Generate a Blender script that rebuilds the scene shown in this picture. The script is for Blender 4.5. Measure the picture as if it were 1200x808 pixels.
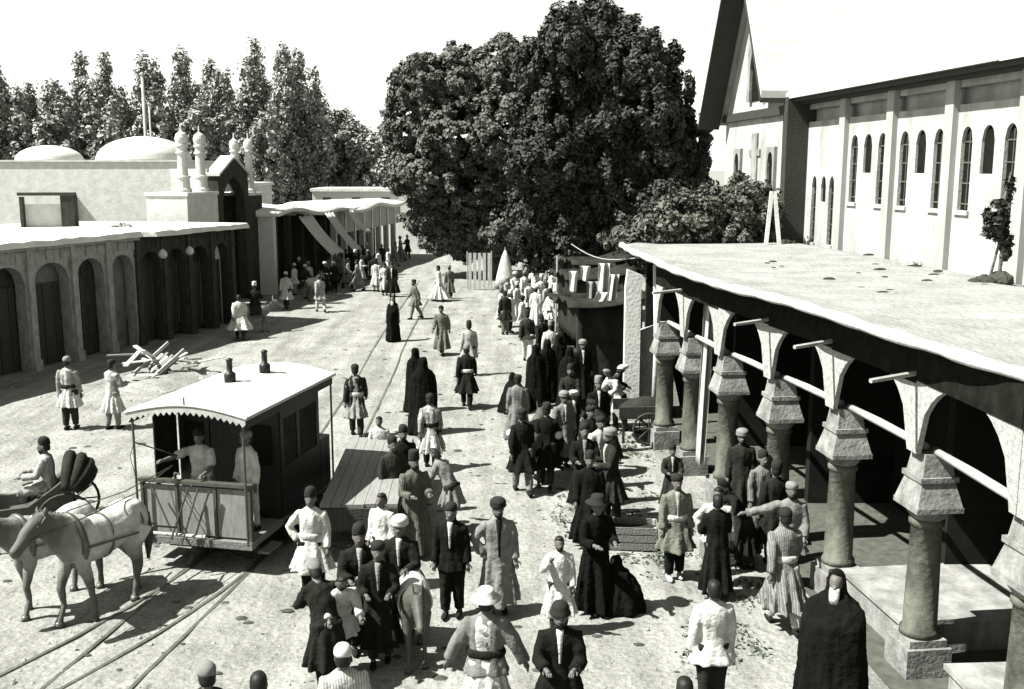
import bpy, math, random
import numpy as np
from mathutils import Vector, Matrix
R = math.radians
random.seed(7); RNG = np.random.default_rng(7)
for o in list(bpy.data.objects): bpy.data.objects.remove(o)
S = bpy.context.scene
COL = S.collection

# ------------------------------------------------------------------ camera
CAM_H = 6.5
PITCH = math.atan(206/1200)
cd = bpy.data.cameras.new('camera'); cam = bpy.data.objects.new('camera', cd); COL.objects.link(cam)
cam.location = (0, 0, CAM_H); cam.rotation_euler = (math.pi/2-PITCH, 0, 0)
cd.sensor_width = 36; cd.lens = 36; cd.clip_start = .1; cd.clip_end = 6000
S.camera = cam
# ------------------------------------------------------------------ sky, sun, exposure
SUN_EL = R(52); SHX, SHY = .96, .28           # shadows fall to the right and slightly away
W = bpy.data.worlds.new('World'); S.world = W; W.use_nodes = True
nt = W.node_tree; nt.nodes.clear()
wo = nt.nodes.new('ShaderNodeOutputWorld'); wb = nt.nodes.new('ShaderNodeBackground')
sk = nt.nodes.new('ShaderNodeTexSky'); sk.sky_type = 'NISHITA'; sk.sun_disc = False
sk.sun_elevation = SUN_EL; sk.sun_rotation = math.atan2(-SHX, -SHY); sk.dust_density = .35; sk.air_density = 1.0
bw = nt.nodes.new('ShaderNodeRGBToBW'); tint = nt.nodes.new('ShaderNodeMixRGB'); tint.blend_type = 'MULTIPLY'
tint.inputs[0].default_value = 1; tint.inputs[2].default_value = (.99, 1.015, .93, 1)
nt.links.new(sk.outputs[0], bw.inputs[0]); nt.links.new(bw.outputs[0], tint.inputs[1])
nt.links.new(tint.outputs[0], wb.inputs[0]); wb.inputs[1].default_value = .072
nt.links.new(wb.outputs[0], wo.inputs[0])
sd = bpy.data.lights.new('sun', 'SUN'); sun = bpy.data.objects.new('sun', sd); COL.objects.link(sun)
sd.energy = 5.0; sd.angle = R(.5); sd.color = (1, .985, .94)
sdir = Vector((SHX*math.cos(SUN_EL), SHY*math.cos(SUN_EL), -math.sin(SUN_EL)))
sun.rotation_euler = sdir.to_track_quat('-Z', 'Y').to_euler(); sun.location = (-30, -10, 60)
S.view_settings.view_transform = 'Standard'; S.view_settings.look = 'None'
S.view_settings.gamma = 1; S.view_settings.exposure = 1.82

# ------------------------------------------------------------------ helpers
def ray(u, v):
    x = (u-600)/1200; z = -(v-404)/1200; c, s = math.cos(PITCH), math.sin(PITCH)
    return x, c+z*s, z*c-s
def G(u, v, z=0.0):
    """point of a level plane (the street by default) seen at a place in the photograph"""
    x, y, w = ray(u, v); t = (z-CAM_H)/w
    return Vector((x*t, y*t, z))
MATS = {}
def mat(name, g, rough=.85, var=.18, scale=6.0, bump=.0, bscale=30., spec=.25, island=0., tintc=(1.0, 1.01, .955), metal=0., streak=None):
    if name in MATS: return MATS[name]
    if g < .11 and tintc == (1.0, 1.01, .955): tintc = (.98, 1.04, .84)
    m = bpy.data.materials.new(name); m.use_nodes = True; n = m.node_tree; b = n.nodes['Principled BSDF']
    b.inputs['Roughness'].default_value = rough; b.inputs['Specular IOR Level'].default_value = spec; b.inputs['Metallic'].default_value = metal
    tc = n.nodes.new('ShaderNodeTexCoord')
    nz = n.nodes.new('ShaderNodeTexNoise'); nz.inputs['Scale'].default_value = scale; nz.inputs['Detail'].default_value = 8; nz.inputs['Roughness'].default_value = .65
    if streak:
        mp = n.nodes.new('ShaderNodeMapping'); mp.inputs['Scale'].default_value = streak
        n.links.new(tc.outputs['Object'], mp.inputs[0]); n.links.new(mp.outputs[0], nz.inputs['Vector'])
    else: n.links.new(tc.outputs['Object'], nz.inputs['Vector'])
    rp = n.nodes.new('ShaderNodeValToRGB'); e = rp.color_ramp.elements
    lo, hi = g*(1-var), g*(1+var)
    e[0].position = .3; e[1].position = .7
    e[0].color = (lo*tintc[0], lo*tintc[1], lo*tintc[2], 1); e[1].color = (hi*tintc[0], hi*tintc[1], hi*tintc[2], 1)
    n.links.new(nz.outputs['Fac'], rp.inputs[0]); out = rp.outputs[0]
    if island:
        gm = n.nodes.new('ShaderNodeNewGeometry'); mr = n.nodes.new('ShaderNodeMapRange')
        mr.inputs[3].default_value = 1-island; mr.inputs[4].default_value = 1+island
        n.links.new(gm.outputs['Random Per Island'], mr.inputs[0])
        mx = n.nodes.new('ShaderNodeVectorMath'); mx.operation = 'SCALE'
        n.links.new(out, mx.inputs[0]); n.links.new(mr.outputs[0], mx.inputs['Scale']); out = mx.outputs[0]
    n.links.new(out, b.inputs['Base Color'])
    if bump:
        n2 = n.nodes.new('ShaderNodeTexNoise'); n2.inputs['Scale'].default_value = bscale; n2.inputs['Detail'].default_value = 6
        n.links.new(tc.outputs['Object'], n2.inputs['Vector'])
        bp = n.nodes.new('ShaderNodeBump'); bp.inputs['Strength'].default_value = bump; bp.inputs['Distance'].default_value = .05
        n.links.new(n2.outputs['Fac'], bp.inputs['Height']); n.links.new(bp.outputs[0], b.inputs['Normal'])
    MATS[name] = m; return m
def grey(g, cloth=True):
    """plain cloth or skin of a given lightness"""
    if g < .07: g *= .38
    g = round(g, 4)
    return mat('cloth_%04d' % int(g*10000), g, rough=.95, var=.3, scale=7, bump=.35, bscale=26, spec=.04)

def striped(g, g2):
    n_ = 'striped_%03d' % int(g*1000)
    if n_ in MATS: return MATS[n_]
    m = mat(n_, g, rough=.95, var=.2, scale=9, bump=.3, bscale=24, spec=.04); n = m.node_tree; b = n.nodes['Principled BSDF']
    old = b.inputs['Base Color'].links[0].from_socket; tc = [x for x in n.nodes if x.type == 'TEX_COORD'][0]
    w = n.nodes.new('ShaderNodeTexWave'); w.bands_direction = 'X'; w.inputs['Scale'].default_value = 11; w.inputs['Distortion'].default_value = 2.0; w.inputs['Detail'].default_value = 1
    n.links.new(tc.outputs['Object'], w.inputs['Vector'])
    r = n.nodes.new('ShaderNodeValToRGB'); r.color_ramp.elements[0].position = .45; r.color_ramp.elements[0].color = (g2/g,)*3+(1,); r.color_ramp.elements[1].position = .55
    n.links.new(w.outputs['Fac'], r.inputs[0]); mx = n.nodes.new('ShaderNodeMixRGB'); mx.blend_type = 'MULTIPLY'; mx.inputs[0].default_value = 1
    n.links.new(old, mx.inputs[1]); n.links.new(r.outputs[0], mx.inputs[2]); n.links.new(mx.outputs[0], b.inputs['Base Color']); return m
def piebald(name, light, dark, z_lo, z_hi):
    """horse coat: pale back and belly, dark legs, neck and head"""
    m = mat(name, light, rough=.65, var=.3, scale=4, spec=.2, bump=.2, bscale=40); n = m.node_tree; b = n.nodes['Principled BSDF']
    old = b.inputs['Base Color'].links[0].from_socket; tc = [x for x in n.nodes if x.type == 'TEX_COORD'][0]
    sp = n.nodes.new('ShaderNodeSeparateXYZ'); n.links.new(tc.outputs['Object'], sp.inputs[0])
    nz = n.nodes.new('ShaderNodeTexNoise'); nz.inputs['Scale'].default_value = 3; nz.inputs['Detail'].default_value = 6; n.links.new(tc.outputs['Object'], nz.inputs['Vector'])
    def ramp(sock, lo, hi, amp):
        ad = n.nodes.new('ShaderNodeMath'); ad.operation = 'MULTIPLY_ADD'; ad.inputs[1].default_value = amp; n.links.new(nz.outputs['Fac'], ad.inputs[0]); n.links.new(sock, ad.inputs[2])
        mr = n.nodes.new('ShaderNodeMapRange'); mr.inputs[1].default_value = lo; mr.inputs[2].default_value = hi; n.links.new(ad.outputs[0], mr.inputs[0]); return mr.outputs[0]
    zf = ramp(sp.outputs['Z'], z_lo+.2, z_hi+.2, .4); yf = ramp(sp.outputs['Y'], .95, .6, .35)
    mu = n.nodes.new('ShaderNodeMath'); mu.operation = 'MULTIPLY'; n.links.new(zf, mu.inputs[0]); n.links.new(yf, mu.inputs[1])
    mx = n.nodes.new('ShaderNodeMixRGB'); n.links.new(mu.outputs[0], mx.inputs[0]); mx.inputs[1].default_value = (dark, dark, dark*.9, 1); n.links.new(old, mx.inputs[2]); n.links.new(mx.outputs[0], b.inputs['Base Color']); return m

class MB:
    def __init__(s): s.v = []; s.f = []; s.M = None
    def add(s, vs, fs):
        o = len(s.v)
        if s.M is not None: vs = [s.M @ Vector(p) for p in vs]
        s.v += [tuple(p) for p in vs]; s.f += [tuple(i+o for i in f) for f in fs]; return s
    def hexa(s, p): return s.add(p, [(3, 2, 1, 0), (4, 5, 6, 7), (0, 1, 5, 4), (1, 2, 6, 5), (2, 3, 7, 6), (3, 0, 4, 7)])
    def box(s, x0, x1, y0, y1, z0, z1, taper=0.):
        t = taper
        return s.hexa([(x0, y0, z0), (x1, y0, z0), (x1, y1, z0), (x0, y1, z0), (x0+t, y0+t, z1), (x1-t, y0+t, z1), (x1-t, y1-t, z1), (x0+t, y1-t, z1)])
    def loft(s, rings, cap=True, closed=True):
        n = len(rings[0]); vs = [p for r in rings for p in r]; fs = []
        for k in range(len(rings)-1):
            for i in range(n if closed else n-1):
                j = (i+1) % n; fs.append((k*n+i, k*n+j, (k+1)*n+j, (k+1)*n+i))
        if cap and closed:
            fs.append(tuple(range(n-1, -1, -1))); fs.append(tuple(range((len(rings)-1)*n, len(rings)*n)))
        return s.add(vs, fs)
    def tube(s, pts, rad, n=8, flat=1.0):
        pts = [Vector(p) for p in pts]
        if not hasattr(rad, '__len__'): rad = [rad]*len(pts)
        rings = []; up = Vector((0, 0, 1))
        d0 = (pts[-1]-pts[0]).normalized()
        if abs(d0.z) > .9: up = Vector((0, 1, 0))
        for i, p in enumerate(pts):
            d = (pts[min(i+1, len(pts)-1)]-pts[max(i-1, 0)]).normalized()
            a = d.cross(up).normalized(); b = a.cross(d).normalized()
            rings.append([p+(a*math.cos(t)+b*math.sin(t)*flat)*rad[i] for t in [2*math.pi*k/n for k in range(n)]])
        return s.loft([list(reversed(r)) for r in rings])
    def lathe(s, prof, c=(0, 0, 0), n=16):
        c = Vector(c)
        return s.loft([[c+Vector((r*math.cos(t), r*math.sin(t), z)) for t in [2*math.pi*k/n for k in range(n)]] for r, z in prof])
    def ell(s, c, r, n=10, m=7):
        rings = []
        for k in range(m+1):
            a = -math.pi/2+math.pi*k/m*.998+.003
            rings.append([(c[0]+r[0]*math.cos(a)*math.cos(t), c[1]+r[1]*math.cos(a)*math.sin(t), c[2]+r[2]*math.sin(a)) for t in [2*math.pi*i/n for i in range(n)]])
        return s.loft(rings)
    def arch(s, x0, x1, a, b, z0, zs, zc, zt, y0, y1, n=10, pw=2.0, sill=None):
        """a wall bay x0..x1, z0..zt, thickness y0..y1, with an arched opening a..b"""
        if a > x0: s.box(x0, a, y0, y1, z0, zt)
        if x1 > b: s.box(b, x1, y0, y1, z0, zt)
        if sill is not None and sill > z0: s.box(a, b, y0, y1, z0, sill)
        mid, h = (a+b)/2, (b-a)/2
        P = []
        for i in range(n+1):
            t = -1+2*i/n; P.append((mid+h*t, zs+(zc-zs)*(max(0, 1-abs(t)**pw))**(1/pw if pw >= 2 else .62)))
        for i in range(n):
            (xa, za), (xb, zb) = P[i], P[i+1]
            s.hexa([(xa, y0, za), (xb, y0, zb), (xb, y1, zb), (xa, y1, za), (xa, y0, zt), (xb, y0, zt), (xb, y1, zt), (xa, y1, zt)])
        return s
    def mesh(s, name, smooth=False):
        me = bpy.data.meshes.new(name); me.from_pydata(s.v, [], s.f); me.update()
        if smooth: me.polygons.foreach_set('use_smooth', [True]*len(me.polygons))
        return me
    def build(s, name, m, parent=None, smooth=False):
        return link(name, s.mesh(name, smooth), m, parent)
def link(name, me, m, parent=None):
    o = bpy.data.objects.new(name, me); COL.objects.link(o)
    if m is not None:
        if len(me.materials) == 0: me.materials.append(m)
        else: o.material_slots[0].link = 'OBJECT'; o.material_slots[0].material = m
    if parent is not None: o.parent = parent
    return o
def empty(name, loc=(0, 0, 0), rz=0.):
    o = bpy.data.objects.new(name, None); COL.objects.link(o); o.location = loc; o.rotation_euler = (0, 0, rz); o.empty_display_size = .2; return o
def tag(o, label, cat, group=None):
    o['label'] = label; o['category'] = cat
    if group: o['group'] = group
    return o
def struct(o): o['kind'] = 'structure'; return o
def copy_tree(o, parent=None):
    c = o.copy(); COL.objects.link(c); c.parent = parent
    for ch in list(o.children): copy_tree(ch, c)
    return c
def remesh(mb, vox, smooth=2, name='m'):
    me = mb.mesh(name); o = bpy.data.objects.new('tmp', me); COL.objects.link(o)
    md = o.modifiers.new('r', 'REMESH'); md.mode = 'VOXEL'; md.voxel_size = vox
    if smooth: sm = o.modifiers.new('s', 'SMOOTH'); sm.iterations = smooth; sm.factor = .5
    dg = bpy.context.evaluated_depsgraph_get(); r = bpy.data.meshes.new_from_object(o.evaluated_get(dg))
    bpy.data.objects.remove(o); bpy.data.meshes.remove(me)
    r.polygons.foreach_set('use_smooth', [True]*len(r.polygons)); r.name = name
    return r
def frame(p, ang): return Matrix.Translation(Vector(p)) @ Matrix.Rotation(ang, 4, 'Z')
def leaf_mesh(name, centres, spread, per, size, up=.0, aspect=1.6):
    """many small bent leaves gathered in clumps round the given centres (x, y, z, outward normal)"""
    C = np.array([c[:3] for c in centres]); N = np.array([c[3:6] for c in centres]); n = len(C)*per
    idx = np.repeat(np.arange(len(C)), per)
    off = RNG.normal(0, 1, (n, 3)); off /= np.maximum(1e-6, np.linalg.norm(off, axis=1))[:, None]; off *= (RNG.random(n)**.5)[:, None]*np.array(spread)
    P = C[idx]+off
    nm = off/np.linalg.norm(off, axis=1)[:, None]*.8+N[idx]*.7+RNG.normal(0, .55, (n, 3)); nm[:, 2] += .25
    nm /= np.linalg.norm(nm, axis=1)[:, None]
    a = RNG.normal(0, 1, (n, 3)); a[:, 2] += up; a -= nm*np.sum(a*nm, axis=1)[:, None]; a /= np.linalg.norm(a, axis=1)[:, None]
    b = np.cross(nm, a); sz = size*(.6+.8*RNG.random(n))[:, None]
    a *= sz*aspect*.5; b *= sz*.5; bend = nm*sz*.16
    V = np.stack([P-a-bend, P-a*.1+b, P+a-bend, P-a*.1-b], 1).reshape(-1, 3)
    me = bpy.data.meshes.new(name); me.vertices.add(n*4); me.vertices.foreach_set('co', V.ravel())
    base = np.arange(n)*4
    T = np.stack([base, base+1, base+2, base, base+2, base+3], 1).reshape(-1)
    me.loops.add(n*6); me.loops.foreach_set('vertex_index', T)
    me.polygons.add(n*2); me.polygons.foreach_set('loop_start', np.arange(n*2)*3)
    me.update(calc_edges=True); me.validate(); return me
def lobe_clumps(lobes, per_m2, shell=(.62, 1.03), zmin=-99):
    out = []
    for (cx, cy, cz, rx, ry, rz) in lobes:
        area = 4*math.pi*((rx*ry)**1.6/3+(rx*rz)**1.6/3+(ry*rz)**1.6/3)**(1/1.6)
        for k in range(int(area*per_m2)):
            d = RNG.normal(0, 1, 3); d /= np.linalg.norm(d); f = shell[0]+(shell[1]-shell[0])*RNG.random()**.6
            f *= 1+.10*math.sin(5*d[0]+3*cx)+.08*math.sin(7*d[2]+cy+4*d[1])
            p = (cx+d[0]*rx*f, cy+d[1]*ry*f, cz+d[2]*rz*f)
            if p[2] > zmin: out.append(p+tuple(d))
    return out
from mathutils import noise as NZ
def wrinkle(me, amp=.015, k=1.0):
    n = len(me.vertices); co = np.empty(n*3); me.vertices.foreach_get('co', co); co = co.reshape(-1, 3)
    nr = np.array([v.normal for v in me.vertices]).reshape(-1, 3); off = Vector((random.uniform(0, 50), random.uniform(0, 50), random.uniform(0, 50)))
    d = np.array([NZ.noise(Vector((x*14*k, y*14*k, z*3.0/k))+off)+.4*NZ.noise(Vector((x*10+z*8*k, y*10*k, z*12*k))+off) for x, y, z in co])
    me.vertices.foreach_set('co', (co+nr*(d*amp)[:, None]).ravel()); me.update(); return me
# ------------------------------------------------------------------ materials
M_ground = mat('dusty_ground', 0.19, rough=.97, var=.26, scale=1.1, bump=.9, bscale=9, spec=.05)
def tune_ground():
    n = M_ground.node_tree; b = n.nodes['Principled BSDF']; old = b.inputs['Base Color'].links[0].from_socket
    tc = [x for x in n.nodes if x.type == 'TEX_COORD'][0]
    f = n.nodes.new('ShaderNodeTexNoise'); f.inputs['Scale'].default_value = 14; f.inputs['Detail'].default_value = 10; f.inputs['Roughness'].default_value = .8
    n.links.new(tc.outputs['Object'], f.inputs['Vector'])
    r = n.nodes.new('ShaderNodeValToRGB'); r.color_ramp.elements[0].position = .33; r.color_ramp.elements[0].color = (.42, .42, .40, 1)
    r.color_ramp.elements[1].position = .56; r.color_ramp.elements[1].color = (1.08, 1.08, 1.08, 1)
    n.links.new(f.outputs['Fac'], r.inputs[0])
    mx = n.nodes.new('ShaderNodeMixRGB'); mx.blend_type = 'MULTIPLY'; mx.inputs[0].default_value = .8
    n.links.new(old, mx.inputs[1]); n.links.new(r.outputs[0], mx.inputs[2])
    mp = n.nodes.new('ShaderNodeMapping'); mp.inputs['Scale'].default_value = (1.5, .16, 1); mp.inputs['Rotation'].default_value = (0, 0, -.06); n.links.new(tc.outputs['Object'], mp.inputs[0])
    f3 = n.nodes.new('ShaderNodeTexNoise'); f3.inputs['Scale'].default_value = 1.0; f3.inputs['Detail'].default_value = 7; f3.inputs['Roughness'].default_value = .6; n.links.new(mp.outputs[0], f3.inputs['Vector'])
    r3 = n.nodes.new('ShaderNodeValToRGB'); r3.color_ramp.elements[0].position = .35; r3.color_ramp.elements[0].color = (.72, .72, .70, 1); r3.color_ramp.elements[1].position = .6; r3.color_ramp.elements[1].color = (1.08, 1.08, 1.07, 1)
    n.links.new(f3.outputs['Fac'], r3.inputs[0]); m3 = n.nodes.new('ShaderNodeMixRGB'); m3.blend_type = 'MULTIPLY'; m3.inputs[0].default_value = 1
    n.links.new(mx.outputs[0], m3.inputs[1]); n.links.new(r3.outputs[0], m3.inputs[2]); n.links.new(m3.outputs[0], b.inputs['Base Color'])
def hoof_marks():
    n = M_ground.node_tree; b = n.nodes['Principled BSDF']; tc = [x for x in n.nodes if x.type == 'TEX_COORD'][0]
    old = b.inputs['Normal'].links[0].from_node
    v = n.nodes.new('ShaderNodeTexVoronoi'); v.inputs['Scale'].default_value = 3.2; v.inputs['Randomness'].default_value = 1
    nz = n.nodes.new('ShaderNodeTexNoise'); nz.inputs['Scale'].default_value = 2.5; mixv = n.nodes.new('ShaderNodeMixRGB'); mixv.inputs[0].default_value = .12
    n.links.new(tc.outputs['Object'], nz.inputs['Vector']); n.links.new(tc.outputs['Object'], mixv.inputs[1]); n.links.new(nz.outputs['Color'], mixv.inputs[2]); n.links.new(mixv.outputs[0], v.inputs['Vector'])
    mr = n.nodes.new('ShaderNodeMapRange'); mr.inputs[1].default_value = .05; mr.inputs[2].default_value = .3; n.links.new(v.outputs['Distance'], mr.inputs[0])
    bp = n.nodes.new('ShaderNodeBump'); bp.inputs['Strength'].default_value = .55; bp.inputs['Distance'].default_value = .05
    n.links.new(mr.outputs[0], bp.inputs['Height']); n.links.new(old.outputs[0], bp.inputs['Normal']); n.links.new(bp.outputs[0], b.inputs['Normal'])
tune_ground(); hoof_marks()
M_plaster = mat('white_plaster', 0.42, var=.14, scale=1.6, bump=.3, bscale=12, spec=.1)
M_church = mat('church_limewash', .27, var=.34, scale=1.6, bump=.2, bscale=14, spec=.1, streak=(1, 1, .35))
M_stone = mat('weathered_stone', 0.17, var=.45, scale=3.0, bump=.25, bscale=18, spec=.1, streak=(1, 1, .5))
M_mud = mat('mud_plaster', 0.42, var=.18, scale=2.5, bump=.2, bscale=8, spec=.05)
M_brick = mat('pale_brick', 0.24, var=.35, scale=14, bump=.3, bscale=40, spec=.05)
M_brickdark = mat('dark_brick', .035, var=.4, scale=5, bump=.7, bscale=25, spec=.05, streak=(1, 1, .4))  # dark mottled brick tone
M_shop = mat('shop_interior', .008, var=.4, scale=3, spec=.1)  # interior shade put into a near-black wall colour
M_roofmud = mat('flat_mud_roof', 0.46, var=.16, scale=1.2, bump=.7, bscale=7, spec=.03)
M_terr = mat('terrace_earth', 0.185, var=.22, scale=1.4, bump=.9, bscale=10, spec=.03)
M_tin = mat('tin_roof', 0.3, rough=.6, var=.16, scale=1.2, spec=.2, streak=(.5, .5, 2.5))
M_timber = mat('dark_timber', .025, rough=.7, var=.4, scale=4, bump=.4, streak=(8, 8, .7))
M_pole = mat('pale_pole', 0.25, rough=.8, var=.25, scale=6, streak=(1, 1, .2))
M_wood = mat('weathered_plank', 0.11, rough=.8, var=.35, scale=5, bump=.4, streak=(9, .6, 9))
M_glass = mat('dark_pane', .006, rough=.6, var=.4, scale=4, spec=.06)
M_iron = mat('iron', .06, rough=.45, var=.3, scale=12, spec=.5, metal=.3)
M_rail = mat('worn_rail', .10, rough=.4, var=.4, scale=8, spec=.5, metal=.4)
M_canvas = mat('canvas', 0.36, var=.18, scale=3, bump=.3, bscale=10, spec=.05)
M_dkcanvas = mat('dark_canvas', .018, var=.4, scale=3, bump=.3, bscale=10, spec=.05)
M_leaf = mat('broad_leaf', .062, rough=.65, var=.25, scale=.6, island=.4, spec=.25, tintc=(.96, 1.03, .86))
M_leafdk = mat('dark_leaf', .03, rough=.65, var=.25, scale=.6, island=.35, spec=.2, tintc=(.96, 1.03, .86))
M_poplar = mat('hazed_poplar_leaf', .17, rough=.55, var=.35, scale=.35, island=.5, spec=.3, tintc=(.97, 1.02, .92))  # leaf colour kept pale to stand in for distance haze
M_bark = mat('bark', .09, var=.4, scale=5, bump=.8, bscale=12, streak=(4, 4, .6))
M_rock = mat('rubble', 0.2, var=.3, scale=4, bump=.8, bscale=10)

# ------------------------------------------------------------------ ground
def ground():
    xs = np.concatenate([np.linspace(-1800, -40, 12), np.arange(-38, 38.1, .5), np.linspace(40, 1800, 12)])
    ys = np.concatenate([np.linspace(-200, 0, 5), np.arange(1, 90.1, .5), np.linspace(95, 3500, 20)])
    X, Y = np.meshgrid(xs, ys); near = ((abs(X) < 37) & (Y > 1) & (Y < 89))
    Z = .012*np.sin(X*1.9+Y*.7)*np.sin(Y*1.3-X*.4)+.010*np.sin(X*4.1+1)*np.sin(Y*3.7)+RNG.normal(0, .006, X.shape)
    Z = np.where(near, np.clip(Z, -.025, .012), 0)-.006
    me = bpy.data.meshes.new('street_ground'); nx, ny = len(xs), len(ys)
    V = np.stack([X, Y, Z], -1).reshape(-1, 3)
    F = [(j*nx+i, j*nx+i+1, (j+1)*nx+i+1, (j+1)*nx+i) for j in range(ny-1) for i in range(nx-1)]
    me.from_pydata(V.tolist(), [], F); me.polygons.foreach_set('use_smooth', [True]*len(F))
    struct(link('ground', me, M_ground))
ground()
def pebbles():
    mb = MB(); n = 0
    while n < 2600:
        x = RNG.uniform(-16, 5); y = 10+RNG.random()**1.6*40
        if x < -15+.34*(y-31): continue
        r = .012+.03*RNG.random()**3; a = RNG.uniform(0, 6)
        ring = [(x+r*math.cos(a+k*1.2566)*(1+.3*RNG.random()), y+r*math.sin(a+k*1.2566), .0) for k in range(5)]
        mb.add(ring+[(x+r*.2, y, r*.8)], [(0, 1, 5), (1, 2, 5), (2, 3, 5), (3, 4, 5), (4, 0, 5)]); n += 1
    o = mb.build('pebbles', M_rock); o['kind'] = 'stuff'; tag(o, 'loose pebbles and grit scattered over the dusty street', 'pebbles')
pebbles()
def weeds():
    cs = []
    for (u, v, du, dv, k) in [(740, 520, 60, 30, 60), (720, 600, 60, 30, 40), (770, 660, 40, 30, 24), (850, 760, 60, 40, 30), (900, 690, 60, 40, 24), (640, 500, 40, 20, 14)]:
        for i in range(k):
            p = G(u+RNG.normal(0, du*.5), v+RNG.normal(0, dv*.5)); cs.append((p.x, p.y, .012, 0, 0, 1))
    o = link('grass', leaf_mesh('grass', cs, (.22, .22, .012), 9, .05, up=.8), mat('weed', .08, var=.4, tintc=(.9, 1.06, .8), island=.4)); o['kind'] = 'stuff'
    tag(o, 'thin patches of weeds growing on the dusty ground', 'weeds')
weeds()

# ------------------------------------------------------------------ tram tracks
def bez(pts, n=40):
    P = [Vector((p[0], p[1], 0)) for p in pts]; out = []
    P = [2*P[0]-P[1]]+P+[2*P[-1]-P[-2]]
    for i in range(1, len(P)-2):
        for k in range(n):
            t = k/n; a, b, c, d = P[i-1:i+3]
            out.append(.5*((2*b)+(c-a)*t+(2*a-5*b+4*c-d)*t*t+(3*b-a-3*c+d)*t**3))
    out.append(P[-2]); return out
def track(path, gauge, label, h):
    t = tag(empty('tram_track', (path[0][0], path[0][1], 0)), label, 'track')
    P = bez(path, 12)
    for s in (-1, 1):
        mb = MB(); rings = []
        for i, p in enumerate(P):
            d = (P[min(i+1, len(P)-1)]-P[max(0, i-1)]).normalized(); nrm = Vector((d.y, -d.x, 0)); c = p+nrm*s*gauge/2-Vector((path[0][0], path[0][1], 0))
            rings.append([c-nrm*.028+Vector((0, 0, -.05)), c+nrm*.028+Vector((0, 0, -.05)), c+nrm*.028+Vector((0, 0, h)), c-nrm*.028+Vector((0, 0, h))])
        mb.loft(rings); mb.build('rail', M_rail, t)
track([(-5.95, 8), (-5.4, 12.05), (-4.93, 15.3), (-4.45, 19), (-4.2, 22.5), (-4.35, 32), (-4.6, 39.6), (-4.9, 60)], 1.1, 'tram rails running under the tram and up the middle of the street', .008)
track([(-8.0, 9.2), (-6.2, 12.2), (-5.0, 15.25), (-4.55, 18)], 1.0, 'tram rails of the turnout branching off in front of the tram', .014)

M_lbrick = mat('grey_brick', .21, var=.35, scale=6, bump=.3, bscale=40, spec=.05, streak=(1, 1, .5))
# ------------------------------------------------------------------ left shop arcade
def left_arcade():
    ang = R(70.725)
    t = tag(empty('arcaded_shop_row', (-16.02, 31.39, 0), ang), 'long low shop row with blind arches, pilasters and flat mud roof', 'building')
    P = [-9.2, -7.4, -5.7, -4.0, -2.2, -.35, 1.5, 3.43, 5.12, 6.67, 8.2, 9.7, 11.2, 12.6]
    for i in range(len(P)-1):
        a, b = P[i]+.19, P[i+1]-.19; far = i >= 9
        mb = MB(); mb.arch(P[i], P[i+1], a, b, 0, 2.85, 3.45, 4.0, 0, .42, n=12)
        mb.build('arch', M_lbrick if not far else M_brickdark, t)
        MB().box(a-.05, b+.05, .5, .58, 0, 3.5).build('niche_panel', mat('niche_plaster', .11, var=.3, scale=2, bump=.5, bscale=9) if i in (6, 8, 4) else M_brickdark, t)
        if i not in (8,):
            w = (b-a); x0 = a+.06 if i != 7 else a+.02; x1 = b-.06 if i != 7 else a+w*.52
            d = MB().box(x0, x1, .43, .485, .02, 2.75).build('shop_shutter', M_timber, t)
            for k in range(3):
                xx = x0+(k+.5)*(x1-x0)/3; MB().box(xx-.03, xx+.03, .405, .428, .05, 2.7).build('batten', M_timber, d)
        # small square sunk panels over the arch
        for k in range(3):
            xx = P[i]+(k+.5)*(P[i+1]-P[i])/3
            MB().box(xx-.2, xx+.2, -.035, -.002, 3.58, 3.88).build('frieze_panel', M_lbrick if not far else M_brickdark, t)
    for i, p in enumerate(P):
        mb = MB().box(p-.12, p+.12, -.11, -.001, 0, 3.95); mb.box(p-.16, p+.16, -.15, -.002, 0, .35)
        mb.box(p-.15, p+.15, -.14, -.003, 3.3, 3.42)
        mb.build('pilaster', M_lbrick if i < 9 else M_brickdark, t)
    # eaves and roof
    mb = MB(); n = 60; top = []; 
    for k in range(n+1):
        x = -9.5+k*(22.6/n); e = -.32-.05*math.sin(k*.7)-.06*random.random()-(.35 if x > 6.9 else 0)
        zz = 4.02+.03*random.random()
        top.append([(x, e, zz), (x, 9.5, zz-.05), (x, 9.5, zz+.12), (x, 2.5, zz+.19+.04*random.random()), (x, e+.1, zz+.16+.05*random.random())])
    mb.loft(top); mb.build('flat_roof', M_roofmud, t)
    MB().box(-9.5, 6.7, -.2, .42, 4.003, 4.02).box(-9.4, 6.7, -.17, -.0, 3.92, 4.0).build('cornice', M_lbrick, t)
    MB().box(-9.2, 12.6, 8.9, 9.4, 0, 3.98).box(12.1, 12.58, .45, 8.9, 0, 3.98).build('rear_wall', M_mud, t)
    for x in (7.4, 9.0):      # hanging lamp globes
        l = MB(); l.tube([(x, -.6, 3.9), (x, -.6, 3.55)], .012, 6).build('lamp_rod', M_iron, t)
        MB().lathe([(.02, 3.56), (.14, 3.45), (.17, 3.32), (.10, 3.22), (.03, 3.2)], (x, -.6, 0), 12).build('lamp_shade', M_canvas, t, True)
left_arcade()
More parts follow.
